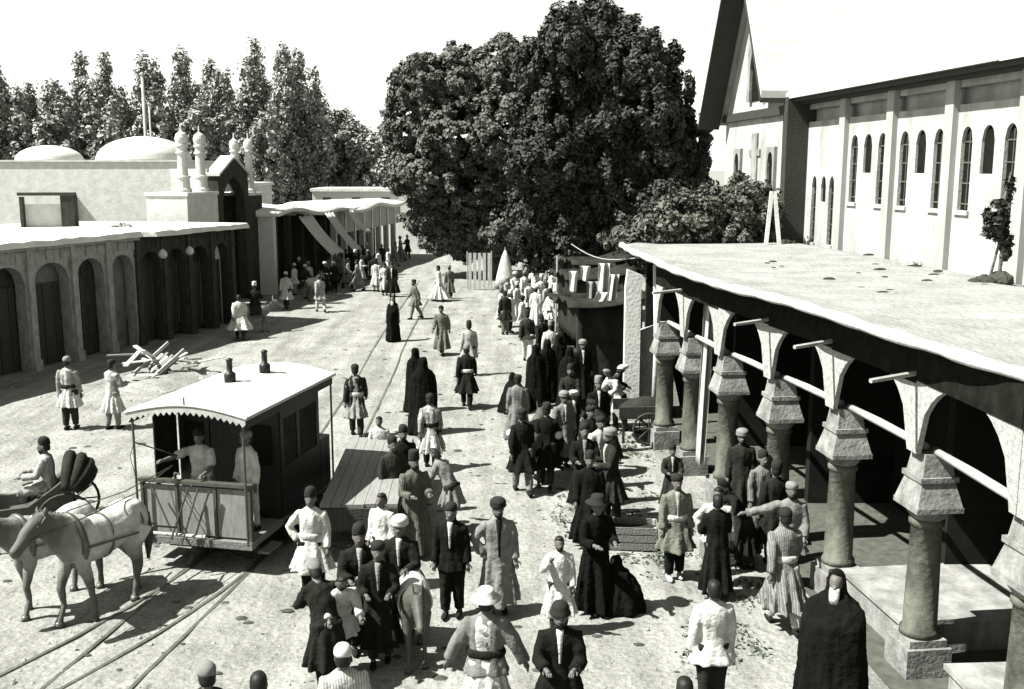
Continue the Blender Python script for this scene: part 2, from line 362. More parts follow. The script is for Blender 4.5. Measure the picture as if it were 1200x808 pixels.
# the roof-top frame
def roof_frame():
    t = tag(empty('roof_doorway', (-18.4, 41.0, 4.15), R(8)), 'dark timber doorway frame standing on the flat roof of the shop row', 'doorway')
    MB().box(-1.1, -.98, 0, .3, 0, 1.25).build('post', M_timber, t)
    MB().box(.45, .95, 0, .6, 0, 1.3).build('post', M_brickdark, t)
    MB().box(-1.15, 1.0, -.03, .33, 1.30, 1.42).build('lintel', M_timber, t)
    MB().box(-.97, .44, .25, .32, 0, .95).build('infill_panel', M_plaster, t)
roof_frame()
def rubble(name, loc, n, rad, size, label, m=None, flat=.5, cat='rubble'):
    t = tag(empty(name, loc), label, cat)
    for k in range(n):
        r = size*(.5+random.random()); a = random.uniform(0, 6.28); q = rad*random.random()**.7
        mb = MB(); ph = random.uniform(0, 6)
        rings = []
        for z, f in ((-.25, .75), (.1, 1.0), (.5, .85), (.8, .35)):
            rings.append([(q*math.cos(a)+r*f*math.cos(i*.9+ph)*(1+.25*random.random()), q*math.sin(a)*.8+r*f*math.sin(i*.9+ph)*(1+.2*random.random()), z*r*flat*2+max(0, (rad-q))*.35*random.random()) for i in range(7)])
        mb.loft(rings); mb.build('stone', m or M_rock, t)
    return t
rubble('rubble_heap', (-15.2, 40.4, 4.2), 9, .5, .12, 'small heap of clods on the flat shop roof near the pinnacled gate')

# ------------------------------------------------------------------ domed bath house behind
def domed():
    t = tag(empty('domed_building', (-21.2, 52, 0)), 'plain pale building with two low white domes behind the shop row', 'building')
    MB().box(-12, 4.75, 0, 9, 0, 6.84).build('wall', M_mud, t)
    MB().box(-12.1, 4.85, -.08, 9.05, 6.843, 6.93).build('coping', M_mud, t)
    MB().box(4.753, 5.9, .4, 6, 0, 5.5).box(5.903, 6.6, .8, 5, 0, 5.0).build('stepped_buttress', M_plaster, t)
    for (x, y, r, h) in ((1.5, 3.8, 2.45, 1.25), (-3.5, 3.6, 1.7, .78)):
        pr = [(r*1.02, 6.9)]+[(r*math.cos(a), 6.95+h*math.sin(a)) for a in [R(3+84*k/9) for k in range(10)]]+[(.02, 6.95+h)]
        MB().lathe(pr, (x, y, 0), 32).build('dome', M_plaster, t, True)
    MB().box(-1.0, -.7, -.35, -.0, 3, 5.15).build('down_pipe', M_timber, t)
domed()
for (u, z1, y, r, lb) in ((177, 11.5, 58, .12, 'tall pale flagpole rising behind the larger dome'), (183, 10.0, 60, .07, 'thinner shorter pole beside the tall flagpole')):
    x = (u-600)/1200*y
    t = tag(empty('flagpole', (x-.05, 62.5 if r > .1 else 63.5, 0)), lb, 'pole')
    t.location.x = (u-600)/1200*t.location.y*.995; k = t.location.y/y
    MB().tube([(0, 0, 0), (0, 0, 6.5+(z1-6.5)*k)], [r, r*.75], 10).build('shaft', M_pole, t, True)
    MB().lathe([(.02, 0), (r*1.1, .08), (r*1.1, .16), (.02, .25)], (0, 0, 6.5+(z1-6.5)*k), 10).build('finial', M_pole, t, True)

# ------------------------------------------------------------------ pinnacled gate
def gate():
    p0 = Vector((-14.45, 45.2, 0)); ang = math.atan2(7.0, 1.15)
    t = tag(empty('pinnacled_gate', p0, ang), 'brick gateway with pointed arch and four slender round pinnacles', 'gateway')
    MB().arch(3.7, 7.1, 4.15, 6.65, 0, 5.0, 6.1, 6.2, .0, .5, n=14, pw=1.35).build('portal', M_brickdark, t)
    mb = MB(); mb.hexa([(3.68, -.05, 6.203), (7.12, -.05, 6.203), (7.12, .55, 6.203), (3.68, .55, 6.203), (5.35, -.05, 7.0), (5.45, -.05, 7.0), (5.45, .55, 7.0), (5.35, .55, 7.0)]); mb.build('pediment', M_brickdark, t)
    for a_, b_ in ((3.62, 5.36), (7.18, 5.44)):
        mb = MB(); mb.hexa([(a_, -.12, 6.16), (a_, .6, 6.16), (b_, .6, 7.01), (b_, -.12, 7.01), (a_, -.12, 6.28), (a_, .6, 6.28), (b_, .6, 7.13), (b_, -.12, 7.13)]); mb.build('raking_cornice', M_plaster, t)
    MB().box(4.1, 6.7, 2.0, 2.2, 0, 6.5).build('inner_wall', M_shop, t)
    MB().box(.6, 3.697, .05, 2.0, 0, 5.3).build('flank_wall', M_mud, t); MB().box(7.103, 8.9, .05, 2.0, 0, 5.15).build('flank_wall', M_brickdark, t)
    MB().box(.55, 3.69, -.02, 2.05, 5.303, 5.45).build('coping', M_plaster, t); MB().box(7.11, 8.95, -.02, 2.05, 5.153, 5.3).build('coping', M_plaster, t)
    MB().box(3.71, 7.09, .56, 2.4, 5.4, 6.5).build('passage_roof', M_plaster, t)
    for i, (x, y) in enumerate(((1.35, .55), (3.0, .5), (7.75, .95), (8.1, .35))):
        k = .82 if i < 2 else .72; b = 5.45 if i < 2 else 5.3
        pr = [(.44*k, b), (.44*k, b+.14), (.36*k, b+.2), (.34*k, b+.62), (.40*k, b+.64), (.40*k, b+.72), (.27*k, b+.74), (.25*k, b+1.7), (.33*k, b+1.72), (.33*k, b+1.8), (.26*k, b+1.82), (.26*k, b+2.02), (.34*k, b+2.04), (.34*k, b+2.12), (.27*k, b+2.14), (.33*k, b+2.3), (.34*k, b+2.42), (.27*k, b+2.58), (.12*k, b+2.68), (.04, b+2.72), (.03, b+2.95), (.01, b+3.0)]
        MB().lathe(pr, (x, y, 0), 16).build('pinnacle', M_plaster, t)
gate()

# ------------------------------------------------------------------ awning row beyond the gate
def far_row():
    p0 = Vector((-12.3, 53.6, 0)); d = Vector((3.9, 24.0, 0)); ang = math.atan2(d.y, d.x); L = d.length
    t = tag(empty('bazaar_row', p0, ang), 'long shaded bazaar row with uneven mud roof beyond the pinnacled gate', 'building')
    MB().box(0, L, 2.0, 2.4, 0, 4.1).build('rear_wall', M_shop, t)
    MB().box(-.4, 0, .0, 5, 0, 4.05).build('end_wall', M_plaster, t)
    k = 0; x = .1
    while x < L-.3:
        MB().box(x, x+.28, .05, .4, 0, 4.0).build('pier', M_plaster if x > 9 else M_brickdark, t)
        if x > 9: MB().box(x+.29, x+1.85, .1, .35, 2.5, 4.0).build('upper_wall', mat('streaked_wall', .24, var=.45, scale=3, streak=(3, 3, .25)), t)
        x += 1.9
    top = []
    for k in range(60):
        x = -.6+k*(L+1.0)/59; zz = 4.05+.13*math.sin(x*.8)+.10*math.sin(x*.33+1)-.012*x
        top.append([(x, -.45, zz), (x, 6, zz-.1), (x, 6, zz+.2), (x, 2, zz+.42), (x, -.4, zz+.2)])
    MB().loft(top).build('mud_roof', M_roofmud, t, True)
    def awn(x, w, low, out, lb):
        o = MB(); rings = []
        for i in range(9):
            f = i/8; sag = -.16*math.sin(f*math.pi)
            rings.append([(x+w*j/8+.5*f*(1), -.5-out*f, 3.95-(3.95-low)*f+sag+.05*math.sin(j*2.1+f*3)) for j in range(9)]+[(x+w*j/8+.5*f, -.5-out*f, 3.93-(3.95-low)*f+sag+.05*math.sin(j*2.1+f*3)) for j in range(8, -1, -1)])
        o.loft(rings); ob = o.mesh('awning', True); a = tag(empty('shop_awning', p0, ang), lb, 'awning', None)
        link('cloth', ob, M_canvas, a)
        for xx in (x+.55, x+w+.45):
            MB().tube([(xx, -.5-out+.02, 0), (xx, -.5-out+.02, low-.03)], .035, 7).build('pole', M_pole, a)
    awn(2.0, 2.2, 1.9, 1.6, 'wide pale awning sloping down steeply from the bazaar roof'); awn(6.2, 1.5, 1.8, 1.5, 'narrower pale awning farther along the bazaar row'); awn(10.2, 1.2, 2.6, 1.0, 'small short awning at the far end of the bazaar row')
far_row()
def far_house(x0, x1, y, d, h, m, label, wins=0):
    t = tag(empty('flat_roofed_house', (x0, y, 0)), label, 'house')
    w = x1-x0
    MB().box(0, w, 0, d, 0, h).build('wall', m, t); MB().box(-.15, w+.15, -.15, d+.15, h+.003, h+.25).build('roof', M_roofmud, t)
    for k in range(wins):
        xx = (k+.5)*w/wins; f = MB().box(xx-.35, xx+.35, -.05, -.003, h-1.7, h-.5).build('window', M_timber, t)
        MB().box(xx-.27, xx+.27, -.07, -.052, h-1.6, h-.6).build('pane', M_glass, f)
far_house(-17, -9.5, 88, 7, 4.6, M_plaster, 'low white house seen over the bazaar roof near the gate', 3)
far_house(-8.9, -3.5, 100, 7, 5.0, M_plaster, 'white house with four windows beside the big round tree', 4)
far_house(-9.2, -7.6, 84, 3, 6.2, M_plaster, 'narrow white turret house at the edge of the big tree', 1)
far_house(-26, -19.5, 78, 6, 5.2, M_mud, 'mud house partly hidden behind the domed building', 2)

# ------------------------------------------------------------------ church
def church():
    ang = math.atan2(.995, -.0995); C0 = Vector((9.5, 19.0, 0))
    t = tag(empty('church', C0, ang), 'white church with steep tin roof, lancet windows and a street gable', 'church')
    # local x = along the wall away from the camera, +y = toward the street
    ZE = 8.35; x_end = 11.3
    def lancet(mb, x0, x1, c, w, sill, top, blind=False):
        mb.arch(x0, x1, c-w/2, c+w/2, 3.9, top-.3, top, ZE-.55, -.52, 0, n=8, sill=sill)
        if blind: MB().box(c-w/2-.03, c+w/2+.03, -.14, -.06, sill-.05, top+.02).build('blind_shade_panel', mat('niche_shade', .008, var=.4, scale=3, spec=.03), t)  # dark panel stands in for the shadow wedge between the lancets
        else:
            wn = MB().box(c-w/2-.02, c+w/2+.02, -.14, -.08, sill-.02, top+.02).build('window', M_glass, t)
            zz = sill+.12
            while zz < top-.1:
                MB().box(c-w/2, c+w/2, -.077, -.06, zz, zz+.03).build('glazing_bar', mat('window_bar', .06, var=.3), wn); zz += .42
            MB().box(c-.012, c+.012, -.078, -.062, sill+.03, top-.1).build('mullion', mat('window_bar', .06, var=.3), wn)
            MB().box(c-w/2-.06, c+w/2+.06, -.12, .05, sill-.09, sill-.003).build('sill', M_church, wn)
    bays = [1.5-2.68*2, 1.5-2.68, 1.5, 4.18, 6.86]
    mb = MB()
    for c in bays:
        lancet(mb, c-1.34, c-.52, c-.78, .42, 5.65, 7.35); lancet(mb, c-.52, c+.52, c, .46, 6.4, 7.35, True); lancet(mb, c+.52, c+1.34, c+.78, .42, 5.65, 7.35)
    c = 9.6; lancet(mb, 8.2, 9.2, 8.95, .34, 4.45, 6.3); lancet(mb, 9.2, 9.9, 9.5, .34, 5.6, 6.3, True); lancet(mb, 9.9, x_end, 10.15, .34, 4.45, 6.3)
    mb.build('nave_wall', M_church, t)
    MB().box(-5.2, x_end, -.35, -.0, 0, 3.897).build('nave_plinth', M_church, t)
    # frieze: sunk panels between pilasters, below the eaves
    MB().box(-5.2, x_end, -.35, -.22, ZE-.547, ZE).build('frieze_wall', M_church, t)
    edges = [-5.2]+[b+1.34 for b in bays]+[x_end]
    for i in range(len(edges)-1):
        a, b = edges[i], edges[i+1]
        MB().box(a+.18, b-.18, -.218, 0, ZE-.2, ZE-.003).build('frieze_band', M_church, t)
    for x in edges[:-1]+[x_end-.15]:
        MB().box(x-.17, x+.17, .003, .13, 3.0, ZE-.004).build('pilaster', mat('grey_limewash', .24, var=.2, scale=2, streak=(1, 1, .3)), t)
    MB().box(-5.4, x_end, -.1, .5, ZE+.003, ZE+.1).box(-5.4, x_end, -.05, .32, ZE-.06, ZE).build('eaves_shadow_board', M_timber, t)  # shadow line under the roof put into dark eaves boards
    # nave roof, ridge parallel to the wall
    ry, rz = -6.2, ZE+7.6
    mb = MB(); mb.hexa([(-6, .62, ZE+.10), (13, .62, ZE+.10), (13, ry, rz), (-6, ry, rz), (-6, .62, ZE+.24), (13, .62, ZE+.24), (13, ry, rz+.16), (-6, ry, rz+.16)])
    mb.build('nave_roof', M_tin, t)
    sl = (rz-ZE-.24)/(ry-.62)
    for k in range(26):
        x = -5.7+k*.72
        mb = MB(); f = lambda y: ZE+.245+(y-.62)*sl
        mb.hexa([(x, .6, f(.6)), (x+.035, .6, f(.6)), (x+.035, ry, f(ry)), (x, ry, f(ry)), (x, .6, f(.6)+.022), (x+.035, .6, f(.6)+.022), (x+.035, ry, f(ry)+.022), (x, ry, f(ry)+.022)])
        mb.build('roof_seam', M_tin, t)
    MB().box(-5.2, x_end+5.6, -12.4, -.63, 0, ZE-.1).build('nave_body', M_church, t)
    # cross gable toward the street
    cx, hw, yw, ap = 14.0, 3.15, .42, 13.7
    mb = MB().box(cx-hw, cx+hw, -6, yw, 0, 8.2)
    mb.add([(cx-hw, yw, 8.203), (cx+hw, yw, 8.203), (cx, yw, ap-.3), (cx-hw, -6, 8.203), (cx+hw, -6, 8.203), (cx, -6, ap-.3)], [(0, 1, 2), (3, 5, 4), (0, 3, 4, 1), (1, 4, 5, 2), (2, 5, 3, 0)])
    mb.build('gable_wall', M_church, t)
    m2 = 1.78; ov = 1.35
    for s, nm in ((-1, 'gable_roof'), (1, 'gable_roof')):
        xw = 3.0 if s < 0 else 3.3; xe = cx+s*xw; ze = ap+.02-xw*m2*.98
        mb = MB(); zz = ap+.02
        mb.hexa([(xe, -6, ze), (cx, -6, zz), (cx, ov, zz), (xe, ov, ze), (xe, -6, ze+.2), (cx, -6, zz+.24), (cx, ov, zz+.24), (xe, ov, ze+.2)])
        mb.build(nm, M_tin, t)
        mb = MB(); mb.hexa([(xe+s*.002, yw+.2, ze-.14), (cx, yw+.2, zz-.14), (cx, ov+.03, zz-.14), (xe+s*.002, ov+.03, ze-.14), (xe+s*.002, yw+.2, ze-.004), (cx, yw+.2, zz-.004), (cx, ov+.03, zz-.004), (xe+s*.002, ov+.03, ze-.004)])
        mb.build('soffit', M_timber, t)
    MB().box(cx-hw-.02, cx+hw+.02, yw+.003, yw+.14, 8.05, 8.3).build('string_course', M_timber, t)
    MB().arch(cx-.75, cx+.75, cx-.5, cx+.5, 8.6, 9.6, 10.3, 10.6, yw+.003, yw+.12, n=8).build('gable_window_frame', M_stone, t)
    MB().box(cx-.5, cx+.5, yw+.003, yw+.03, 8.6, 10.3).build('gable_window', M_glass, t)
    for x in (cx-1.6, cx+1.6):
        w = MB().arch(x-.35, x+.35, x-.22, x+.22, 5.6, 6.7, 7.0, 7.15, yw+.003, yw+.1, n=8).build('window_frame', M_stone, t)
        MB().box(x-.22, x+.22, yw+.003, yw+.03, 5.6, 7.0).build('pane', M_glass, w)
    MB().box(cx-.25, cx+.25, yw+.003, yw+.06, 6.0, 7.6).box(cx-.5, cx+.5, yw+.003, yw+.055, 6.9, 7.1).build('wall_cross', M_stone, t)
    MB().box(x_end-.55, cx-hw+.25, -.2, yw+.22, 3.5, 8.5).build('corner_strip', M_timber, t)  # dark strip where nave and cross gable meet
church()

# ------------------------------------------------------------------ right-hand arcade with its roof terrace
COLS = [(6.05, 5.2), (5.72, 7.65), (5.45, 10.1), (5.32, 12.56), (5.02, 15.0), (4.62, 17.2), (4.2, 19.4), (3.88, 21.5), (3.6, 23.6)]
def right_arcade():
    t = tag(empty('arcade', (5.3, 12.5, 0)), 'open shop arcade of round columns and arches under a flat earth terrace', 'arcade')
    off = Matrix.Translation((-5.3, -12.5, 0))
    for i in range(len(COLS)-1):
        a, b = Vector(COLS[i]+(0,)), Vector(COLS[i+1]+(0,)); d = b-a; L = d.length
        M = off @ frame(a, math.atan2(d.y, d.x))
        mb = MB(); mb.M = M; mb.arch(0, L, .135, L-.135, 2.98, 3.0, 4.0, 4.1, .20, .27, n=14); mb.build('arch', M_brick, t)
        mb = MB(); mb.M = M; mb.box(.0, L-.004, .12, .285, 3.86+.02*(i % 3), 4.36); mb.build('eave_shade_board', mat('eave_shade_black', .008, rough=.9, var=.5, scale=5, spec=.03), t)  # black board stands in for the eave's shadow on the wall top
        if i < 8: mb = MB(); mb.M = M; mb.tube([(.1, .02, 3.0), (L*.55, .03, 3.02), (L-.12, .0, 3.0)], [.055, .06, .05], 8); mb.build('tie_beam', M_pole, t, True)
        # raised shop floor between the columns
        if i in (0, 1, 3, 2):
            mb = MB(); mb.M = M; x0, x1 = (.35, L-.3)
            if i == 2: x0, x1 = .3, L-.9
            mb.box(x0, x1, -3.0, .02, 0, .46).box(x0-.04, x1+.04, -3.05, .08, .463, .53); mb.build('shop_platform', M_stone, t)
        # poles that stick out under the eaves
        if i in (3, 4, 5, 7):
            mb = MB(); mb.M = M; mb.tube([(.15, -.1, 4.0), (-.25, 1.0, 3.96)], [.035, .03], 7); mb.build('eaves_pole', M_pole, t)
    for (x, y) in COLS:
        c = (x-5.3, y-12.5, 0)
        a0 = math.atan2(2.45, -.28); mb = MB(); mb.M = off @ frame((x, y, 0), a0)
        mb.box(-.30, .30, -.30, .30, 0, .42).box(-.25, .25, -.25, .25, .423, .52); mb.build('base', MATS.get('worn_stone') or mat('worn_stone', .15, var=.5, scale=4, bump=.35, bscale=20, spec=.05), t)
        mb = MB(); mb.lathe([(.25, .523), (.25, .6), (.215, .64), (.205, 1.2), (.19, 2.0), (.22, 2.02), (.22, 2.08), (.2, 2.1)], c, 18); mb.build('shaft', mat('dark_stone', .075, var=.6, scale=3.5, bump=.35, bscale=14, spec=.1, streak=(1, 1, .6)), t, True)  # shaft tone darker than base and capital
        mb = MB(); mb.M = off @ frame((x, y, 0), a0)
        def taper(z0, z1, r0, r1): mb.hexa([(-r0, -r0, z0), (r0, -r0, z0), (r0, r0, z0), (-r0, r0, z0), (-r1, -r1, z1), (r1, -r1, z1), (r1, r1, z1), (-r1, r1, z1)])
        mb.lathe([(.2, 2.103), (.27, 2.2), (.27, 2.24)], (0, 0, 0), 18); taper(2.243, 2.31, .31, .31); taper(2.313, 2.62, .30, .22); taper(2.623, 2.69, .25, .25); taper(2.693, 2.975, .21, .17)
        mb.build('capital', mat('worn_stone', .15, var=.5, scale=4, bump=.35, bscale=20, spec=.05), t)
    # roof slab with a wavy eave
    LIP = []; n = 90
    ys = np.linspace(4.5, 27.4, n); xs = np.interp(ys, [c[1] for c in COLS]+[26.4], [c[0] for c in COLS]+[3.3])
    xs = np.convolve(np.pad(xs, 6, 'edge'), np.ones(13)/13, 'valid')
    rings = []
    for k in range(n):
        y = ys[k]; w = .03*math.sin(y*1.7)+.04*math.sin(y*.6+2); x = xs[k]-.74+max(0, 12.6-y)*.17+max(0, y-18)*.035+w*.6+.02*random.random(); LIP.append((x-5.3, y-12.5, 0)); z = 4.50+.04*math.sin(y*.55)+.006*random.random(); LIP[-1] = (x-5.3+.02, y-12.5, z-.035)
        if y > 26.6: x += (y-26.6)*.5
        xb = 11.4-.1*y-.05
        m = [x+(xb-x)*f for f in (.12, .35, .6, .8)]
        rings.append([(x-5.3, y-12.5, z-.10), (x-5.3+.25, y-12.5, z-.14), (xb-5.3, y-12.5, 4.22), (xb-5.3, y-12.5, 4.36+.03*random.random())]+[(q-5.3, y-12.5, z+.02-.02*j+.03*random.random()) for j, q in enumerate(reversed(m))]+[(x-5.3+.02, y-12.5, z+.03)])
    MB().loft(rings).build('terrace_roof', M_terr, t)
    MB().tube(LIP, [.075+.012*math.sin(k*1.3) for k in range(len(LIP))], 8).build('eaves_lip', M_plaster, t, True)
    # shop rear wall and dark interior, floor
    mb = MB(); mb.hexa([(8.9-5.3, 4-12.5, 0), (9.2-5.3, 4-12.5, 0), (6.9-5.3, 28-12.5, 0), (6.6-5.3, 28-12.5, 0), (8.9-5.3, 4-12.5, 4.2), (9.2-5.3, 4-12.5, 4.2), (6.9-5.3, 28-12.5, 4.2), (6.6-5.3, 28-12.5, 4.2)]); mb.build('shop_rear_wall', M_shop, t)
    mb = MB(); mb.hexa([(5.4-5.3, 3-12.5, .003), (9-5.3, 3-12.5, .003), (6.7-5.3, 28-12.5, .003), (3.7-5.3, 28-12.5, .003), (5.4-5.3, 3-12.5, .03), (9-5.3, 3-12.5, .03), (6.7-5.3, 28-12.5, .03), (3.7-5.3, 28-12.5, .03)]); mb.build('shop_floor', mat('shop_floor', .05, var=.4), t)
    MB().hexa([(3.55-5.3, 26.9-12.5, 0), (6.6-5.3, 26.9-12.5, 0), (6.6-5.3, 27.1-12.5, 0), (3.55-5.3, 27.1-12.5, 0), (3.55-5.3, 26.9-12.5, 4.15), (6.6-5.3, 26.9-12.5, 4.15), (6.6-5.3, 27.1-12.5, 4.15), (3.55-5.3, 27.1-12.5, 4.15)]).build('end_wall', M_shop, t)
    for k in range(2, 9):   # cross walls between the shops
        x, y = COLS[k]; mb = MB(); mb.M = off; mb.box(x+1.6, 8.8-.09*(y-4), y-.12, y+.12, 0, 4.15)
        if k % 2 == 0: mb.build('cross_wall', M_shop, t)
right_arcade()
# far pier standing past the arcade's end
t = tag(empty('plastered_pier', (3.12, 26.3, 0)), 'tall white plastered pier under the far corner of the terrace', 'pier')
MB().box(-.2, .2, -.15, .15, 0, 3.5).build('shaft', M_plaster, t)
mb = MB(); mb.hexa([(-.2, -.15, 3.503), (.2, -.15, 3.503), (.2, .15, 3.503), (-.2, .15, 3.503), (-.15, -.15, 3.95), (.34, -.15, 3.75), (.34, .15, 3.75), (-.15, .15, 3.95)]); mb.build('broken_top', M_plaster, t)
t = tag(empty('plaster_stub_wall', (3.75, 26.45, 0)), 'low grey plaster wall slab leaning behind the white pier', 'wall')
mb = MB(); mb.hexa([(-.55, -.1, 0), (.75, -.1, 0), (.75, .15, 0), (-.55, .15, 0), (-.45, .1, 2.3), (.2, .1, 2.5), (.2, .3, 2.5), (-.45, .3, 2.3)]); mb.build('slab', mat('grey_plaster', .24, var=.25, scale=3, bump=.4), t)

t = tag(empty('thin_post', (3.62, 25.4, 0)), 'thin pale post between the white pier and the first column', 'post'); MB().tube([(0, 0, 0), (.03, 0, 2.2), (-.02, 0, 4.15)], [.09, .08, .1], 8).build('shaft', M_plaster, t, True)

def litter():
    mb = MB()
    for k in range(420):
        x = RNG.uniform(-11, 4.5); y = 11+RNG.random()**1.4*38; r = .02+.05*RNG.random()**2; a = RNG.uniform(0, 6)
        if x < -12+.34*(y-31)+2: continue
        ring = [(x+r*1.5*math.cos(a+q*1.047)*(1+.4*RNG.random()), y+r*math.sin(a+q*1.047)*(1+.4*RNG.random()), .002) for q in range(6)]
        mb.add(ring+[(x, y, r*.5)], [(q, (q+1) % 6, 6) for q in range(6)])
    o = mb.build('street_litter', mat('dung', .035, var=.4, scale=5)); o['kind'] = 'stuff'; tag(o, 'small dark dung and straw scraps littering the dusty street', 'litter')
litter()
# ------------------------------------------------------------------ trees
def tree(name, loc, lobes, label, m, trunk_r, per_m2, per, size, spread, shell=(.62, 1.03), group=None, limbs=True, up=0., zmin=-99, aspect=1.6):
    t = tag(empty(name, loc), label, 'tree', group)
    cz = min(l[2] for l in lobes)
    mb = MB(); top = max(l[2] for l in lobes)
    mb.tube([(0, 0, -.1), (.05, 0, cz*.4), (-.05, .05, cz*.8), (0, 0, top*.8)], [trunk_r*1.25, trunk_r, trunk_r*.85, trunk_r*.3], 9)
    if limbs:
        for (x, y, z, rx, ry, rz) in lobes:
            h = max(cz*.55, z*.45); mb.tube([(0, 0, h), (x*.4, y*.4, h+(z-h)*.45), (x, y, z)], [trunk_r*.55, trunk_r*.35, trunk_r*.12], 6)
    mb.build('trunk', M_bark, t, True)
    cl = lobe_clumps(lobes, per_m2, shell, zmin)
    link('crown', leaf_mesh('crown', cl, spread, per, size, up, aspect), m, t)
    return t
# the great plane tree on the left, the taller one on the right, and the spires behind
def blob(rad_list): return rad_list
A = []
for (u, v, r) in [(500, 105, 1.9), (545, 100, 2.2), (590, 92, 2.2), (630, 95, 2.0), (490, 150, 2.0), (540, 160, 2.6), (600, 155, 2.6), (500, 205, 2.0), (555, 215, 2.5), (615, 215, 2.6), (505, 250, 1.8), (560, 262, 2.2), (610, 262, 2.2), (650, 160, 2.3), (545, 285, 1.3), (590, 288, 1.3), (520, 270, 1.5)]:
    Y = 62; x = (u-600)/1200*Y; z = 6.5+(198-v)/1200*Y
    A.append((x-(-1.2), random.uniform(-1.6, 1.2), z, r, r*1.1, r*.95))
tree('plane_tree', (-1.2, 62, 0), A, 'broad round leafy tree with sunlit left side, left of the taller one', M_leaf, .45, 3.6, 80, .15, (.38, .38, .30), zmin=.5)
B = []
for (u, v, r) in [(660, 60, 1.5), (690, 48, 1.6), (725, 62, 1.5), (640, 85, 1.5), (690, 85, 2.2), (735, 90, 1.8), (755, 130, 1.5), (650, 135, 1.9), (705, 140, 2.3), (640, 190, 1.9), (690, 200, 2.3), (745, 190, 2.0), (770, 180, 1.4), (640, 250, 1.8), (690, 255, 2.0), (740, 250, 1.8), (775, 235, 1.4), (665, 285, 1.3), (720, 285, 1.3), (640, 292, 1.1), (690, 296, 1.0), (745, 290, 1.1)]:
    Y = 50; x = (u-600)/1200*Y; z = 6.5+(198-v)/1200*Y
    B.append((x-4.0, random.uniform(-1.3, 1.1), z, r*.95, r, r))
tree('tall_tree', (4.0, 50, 0), B, 'tallest dense dark tree beside the street behind the arcade', M_leafdk, .45, 3.6, 80, .14, (.33, .33, .42), zmin=1.0)
for i, (u, v, w, yy, lb) in enumerate([(783, 62, 1.1, 49, 'pointed dark tree close behind the tallest tree'), (803, 100, .95, 52, 'slender spire-shaped tree leaning out right of the dark clump'), (818, 130, .9, 50, 'shortest pointed tree next to the church gable'), (795, 150, 1.3, 53, 'bushy dark tree filling the gap before the church')]):
    top = 6.5+(198-v)/1200*yy; L = []
    for k in range(7):
        f = k/6; L.append((random.uniform(-.2, .2), random.uniform(-.2, .2), 2.2+(top-2.6)*f, w*(1.15-.9*f), w*(1.15-.9*f), (top-2)/9))
    tree('spire_tree', ((u-600)/1200*yy, yy, 0), L, lb, M_leafdk, .16, 5, 22, .2, (.22, .22, .4), limbs=False, up=1.5)
# poplars along the horizon
POP = [(-14, 95, 1), (8, 80, 1), (45, 100, 0), (72, 104, 0), (98, 68, 1), (122, 72, 1), (150, 108, 0), (172, 74, 1), (192, 76, 0), (213, 66, 1), (243, 80, 1), (268, 84, 0), (292, 58, 1), (310, 80, 0), (331, 60, 1), (349, 64, 1), (366, 84, 1), (386, 112, 2), (405, 128, 2), (424, 140, 2), (440, 160, 2), (28, 104, 2), (85, 100, 2), (138, 100, 2), (228, 94, 2), (256, 98, 2), (280, 92, 2), (322, 96, 2), (358, 104, 2), (394, 128, 2)]
plab = ['tapering poplar with feathery top', 'tall poplar with a leaning wind-bent tip', 'rounder lower tree']
pwho = ['at the row end by the small dome', 'above the small dome', 'just left of the small dome', 'between the two domes', 'rising over the left side of the large dome', 'over the middle of the large dome', 'low over the large dome', 'just left of the flagpoles', 'just right of the flagpoles', 'behind the pinnacle next to the dome', 'behind the second pinnacle', 'low above the gate arch', 'behind the farthest pinnacles', 'past the pinnacles', 'over the near end of the bazaar row', 'twin over the bazaar row, slightly lower', 'before the rounder trees', 'first of the rounder ones after the poplars', 'above the bazaar roof', 'above the far bazaar roof', 'beside the big plane tree', 'filling the gap over the small dome', 'filling the gap between the domes', 'filling the gap over the large dome', 'between the first two pinnacles', 'over the gate passage roof', 'over the gate arch', 'filling the gap past the gate', 'filling the gap above the awnings', 'among the rounder ones above the bazaar']
for i, (u, v, kd) in enumerate(POP):
    Y = 105+(i*37 % 11)*1.6; top = 6.5+(198-v-7)/1200*Y; L = []; x = (u-600)/1200*Y
    lean = (.9 if kd == 1 else .3)*random.uniform(.5, 1.3)
    if kd == 2:
        for k in range(9): L.append((random.uniform(-1.6, 1.6), random.uniform(-1, 1), 1.8+(top-3.2)*(k/8), 1.9-.9*(k/8), 1.6, 1.6))
    else:
        w = random.uniform(2.0, 2.8)
        for k in range(10):
            f = k/9; L.append((lean*1.5*f*f+random.uniform(-.7, .7)*(1-.6*f), random.uniform(-.4, .4), 1.5+(top-2.2)*f, w*(1.12-.85*f**1.3)+random.uniform(-.15, .15), w*(1.1-.8*f), (top)/13))
    tree('poplar' if kd < 2 else 'roadside_tree', (x, Y, 0), L, plab[kd]+' '+pwho[i], M_poplar, .22, 1.2, 34, .23, (.55, .55, .95), limbs=False, up=1.2, group='row of trees on the horizon')
# lower greenery behind the domes
def hedge(u0, u1, Y, h, label):
    cl = []
    x0, x1 = (u0-600)/1200*Y, (u1-600)/1200*Y
    L = []
    x = x0
    while x < x1: L.append((x-x0, random.uniform(-1, 1), h*random.uniform(.35, .6), random.uniform(1.6, 2.4), 2, h*random.uniform(.4, .5))); x += 2.1
    o = link('undergrowth', leaf_mesh('undergrowth', lobe_clumps(L, 1.3, (.6, 1.05), .2), (.5, .5, .5), 26, .27, 0), M_poplar); o.location = (x0, Y, 0); o['kind'] = 'stuff'; tag(o, label, 'undergrowth')
hedge(-40, 330, 98, 13.0, 'dense undergrowth massed at the feet of the poplars')
hedge(320, 470, 112, 11.5, 'pale haze-toned undergrowth massed behind the bazaar roofs')
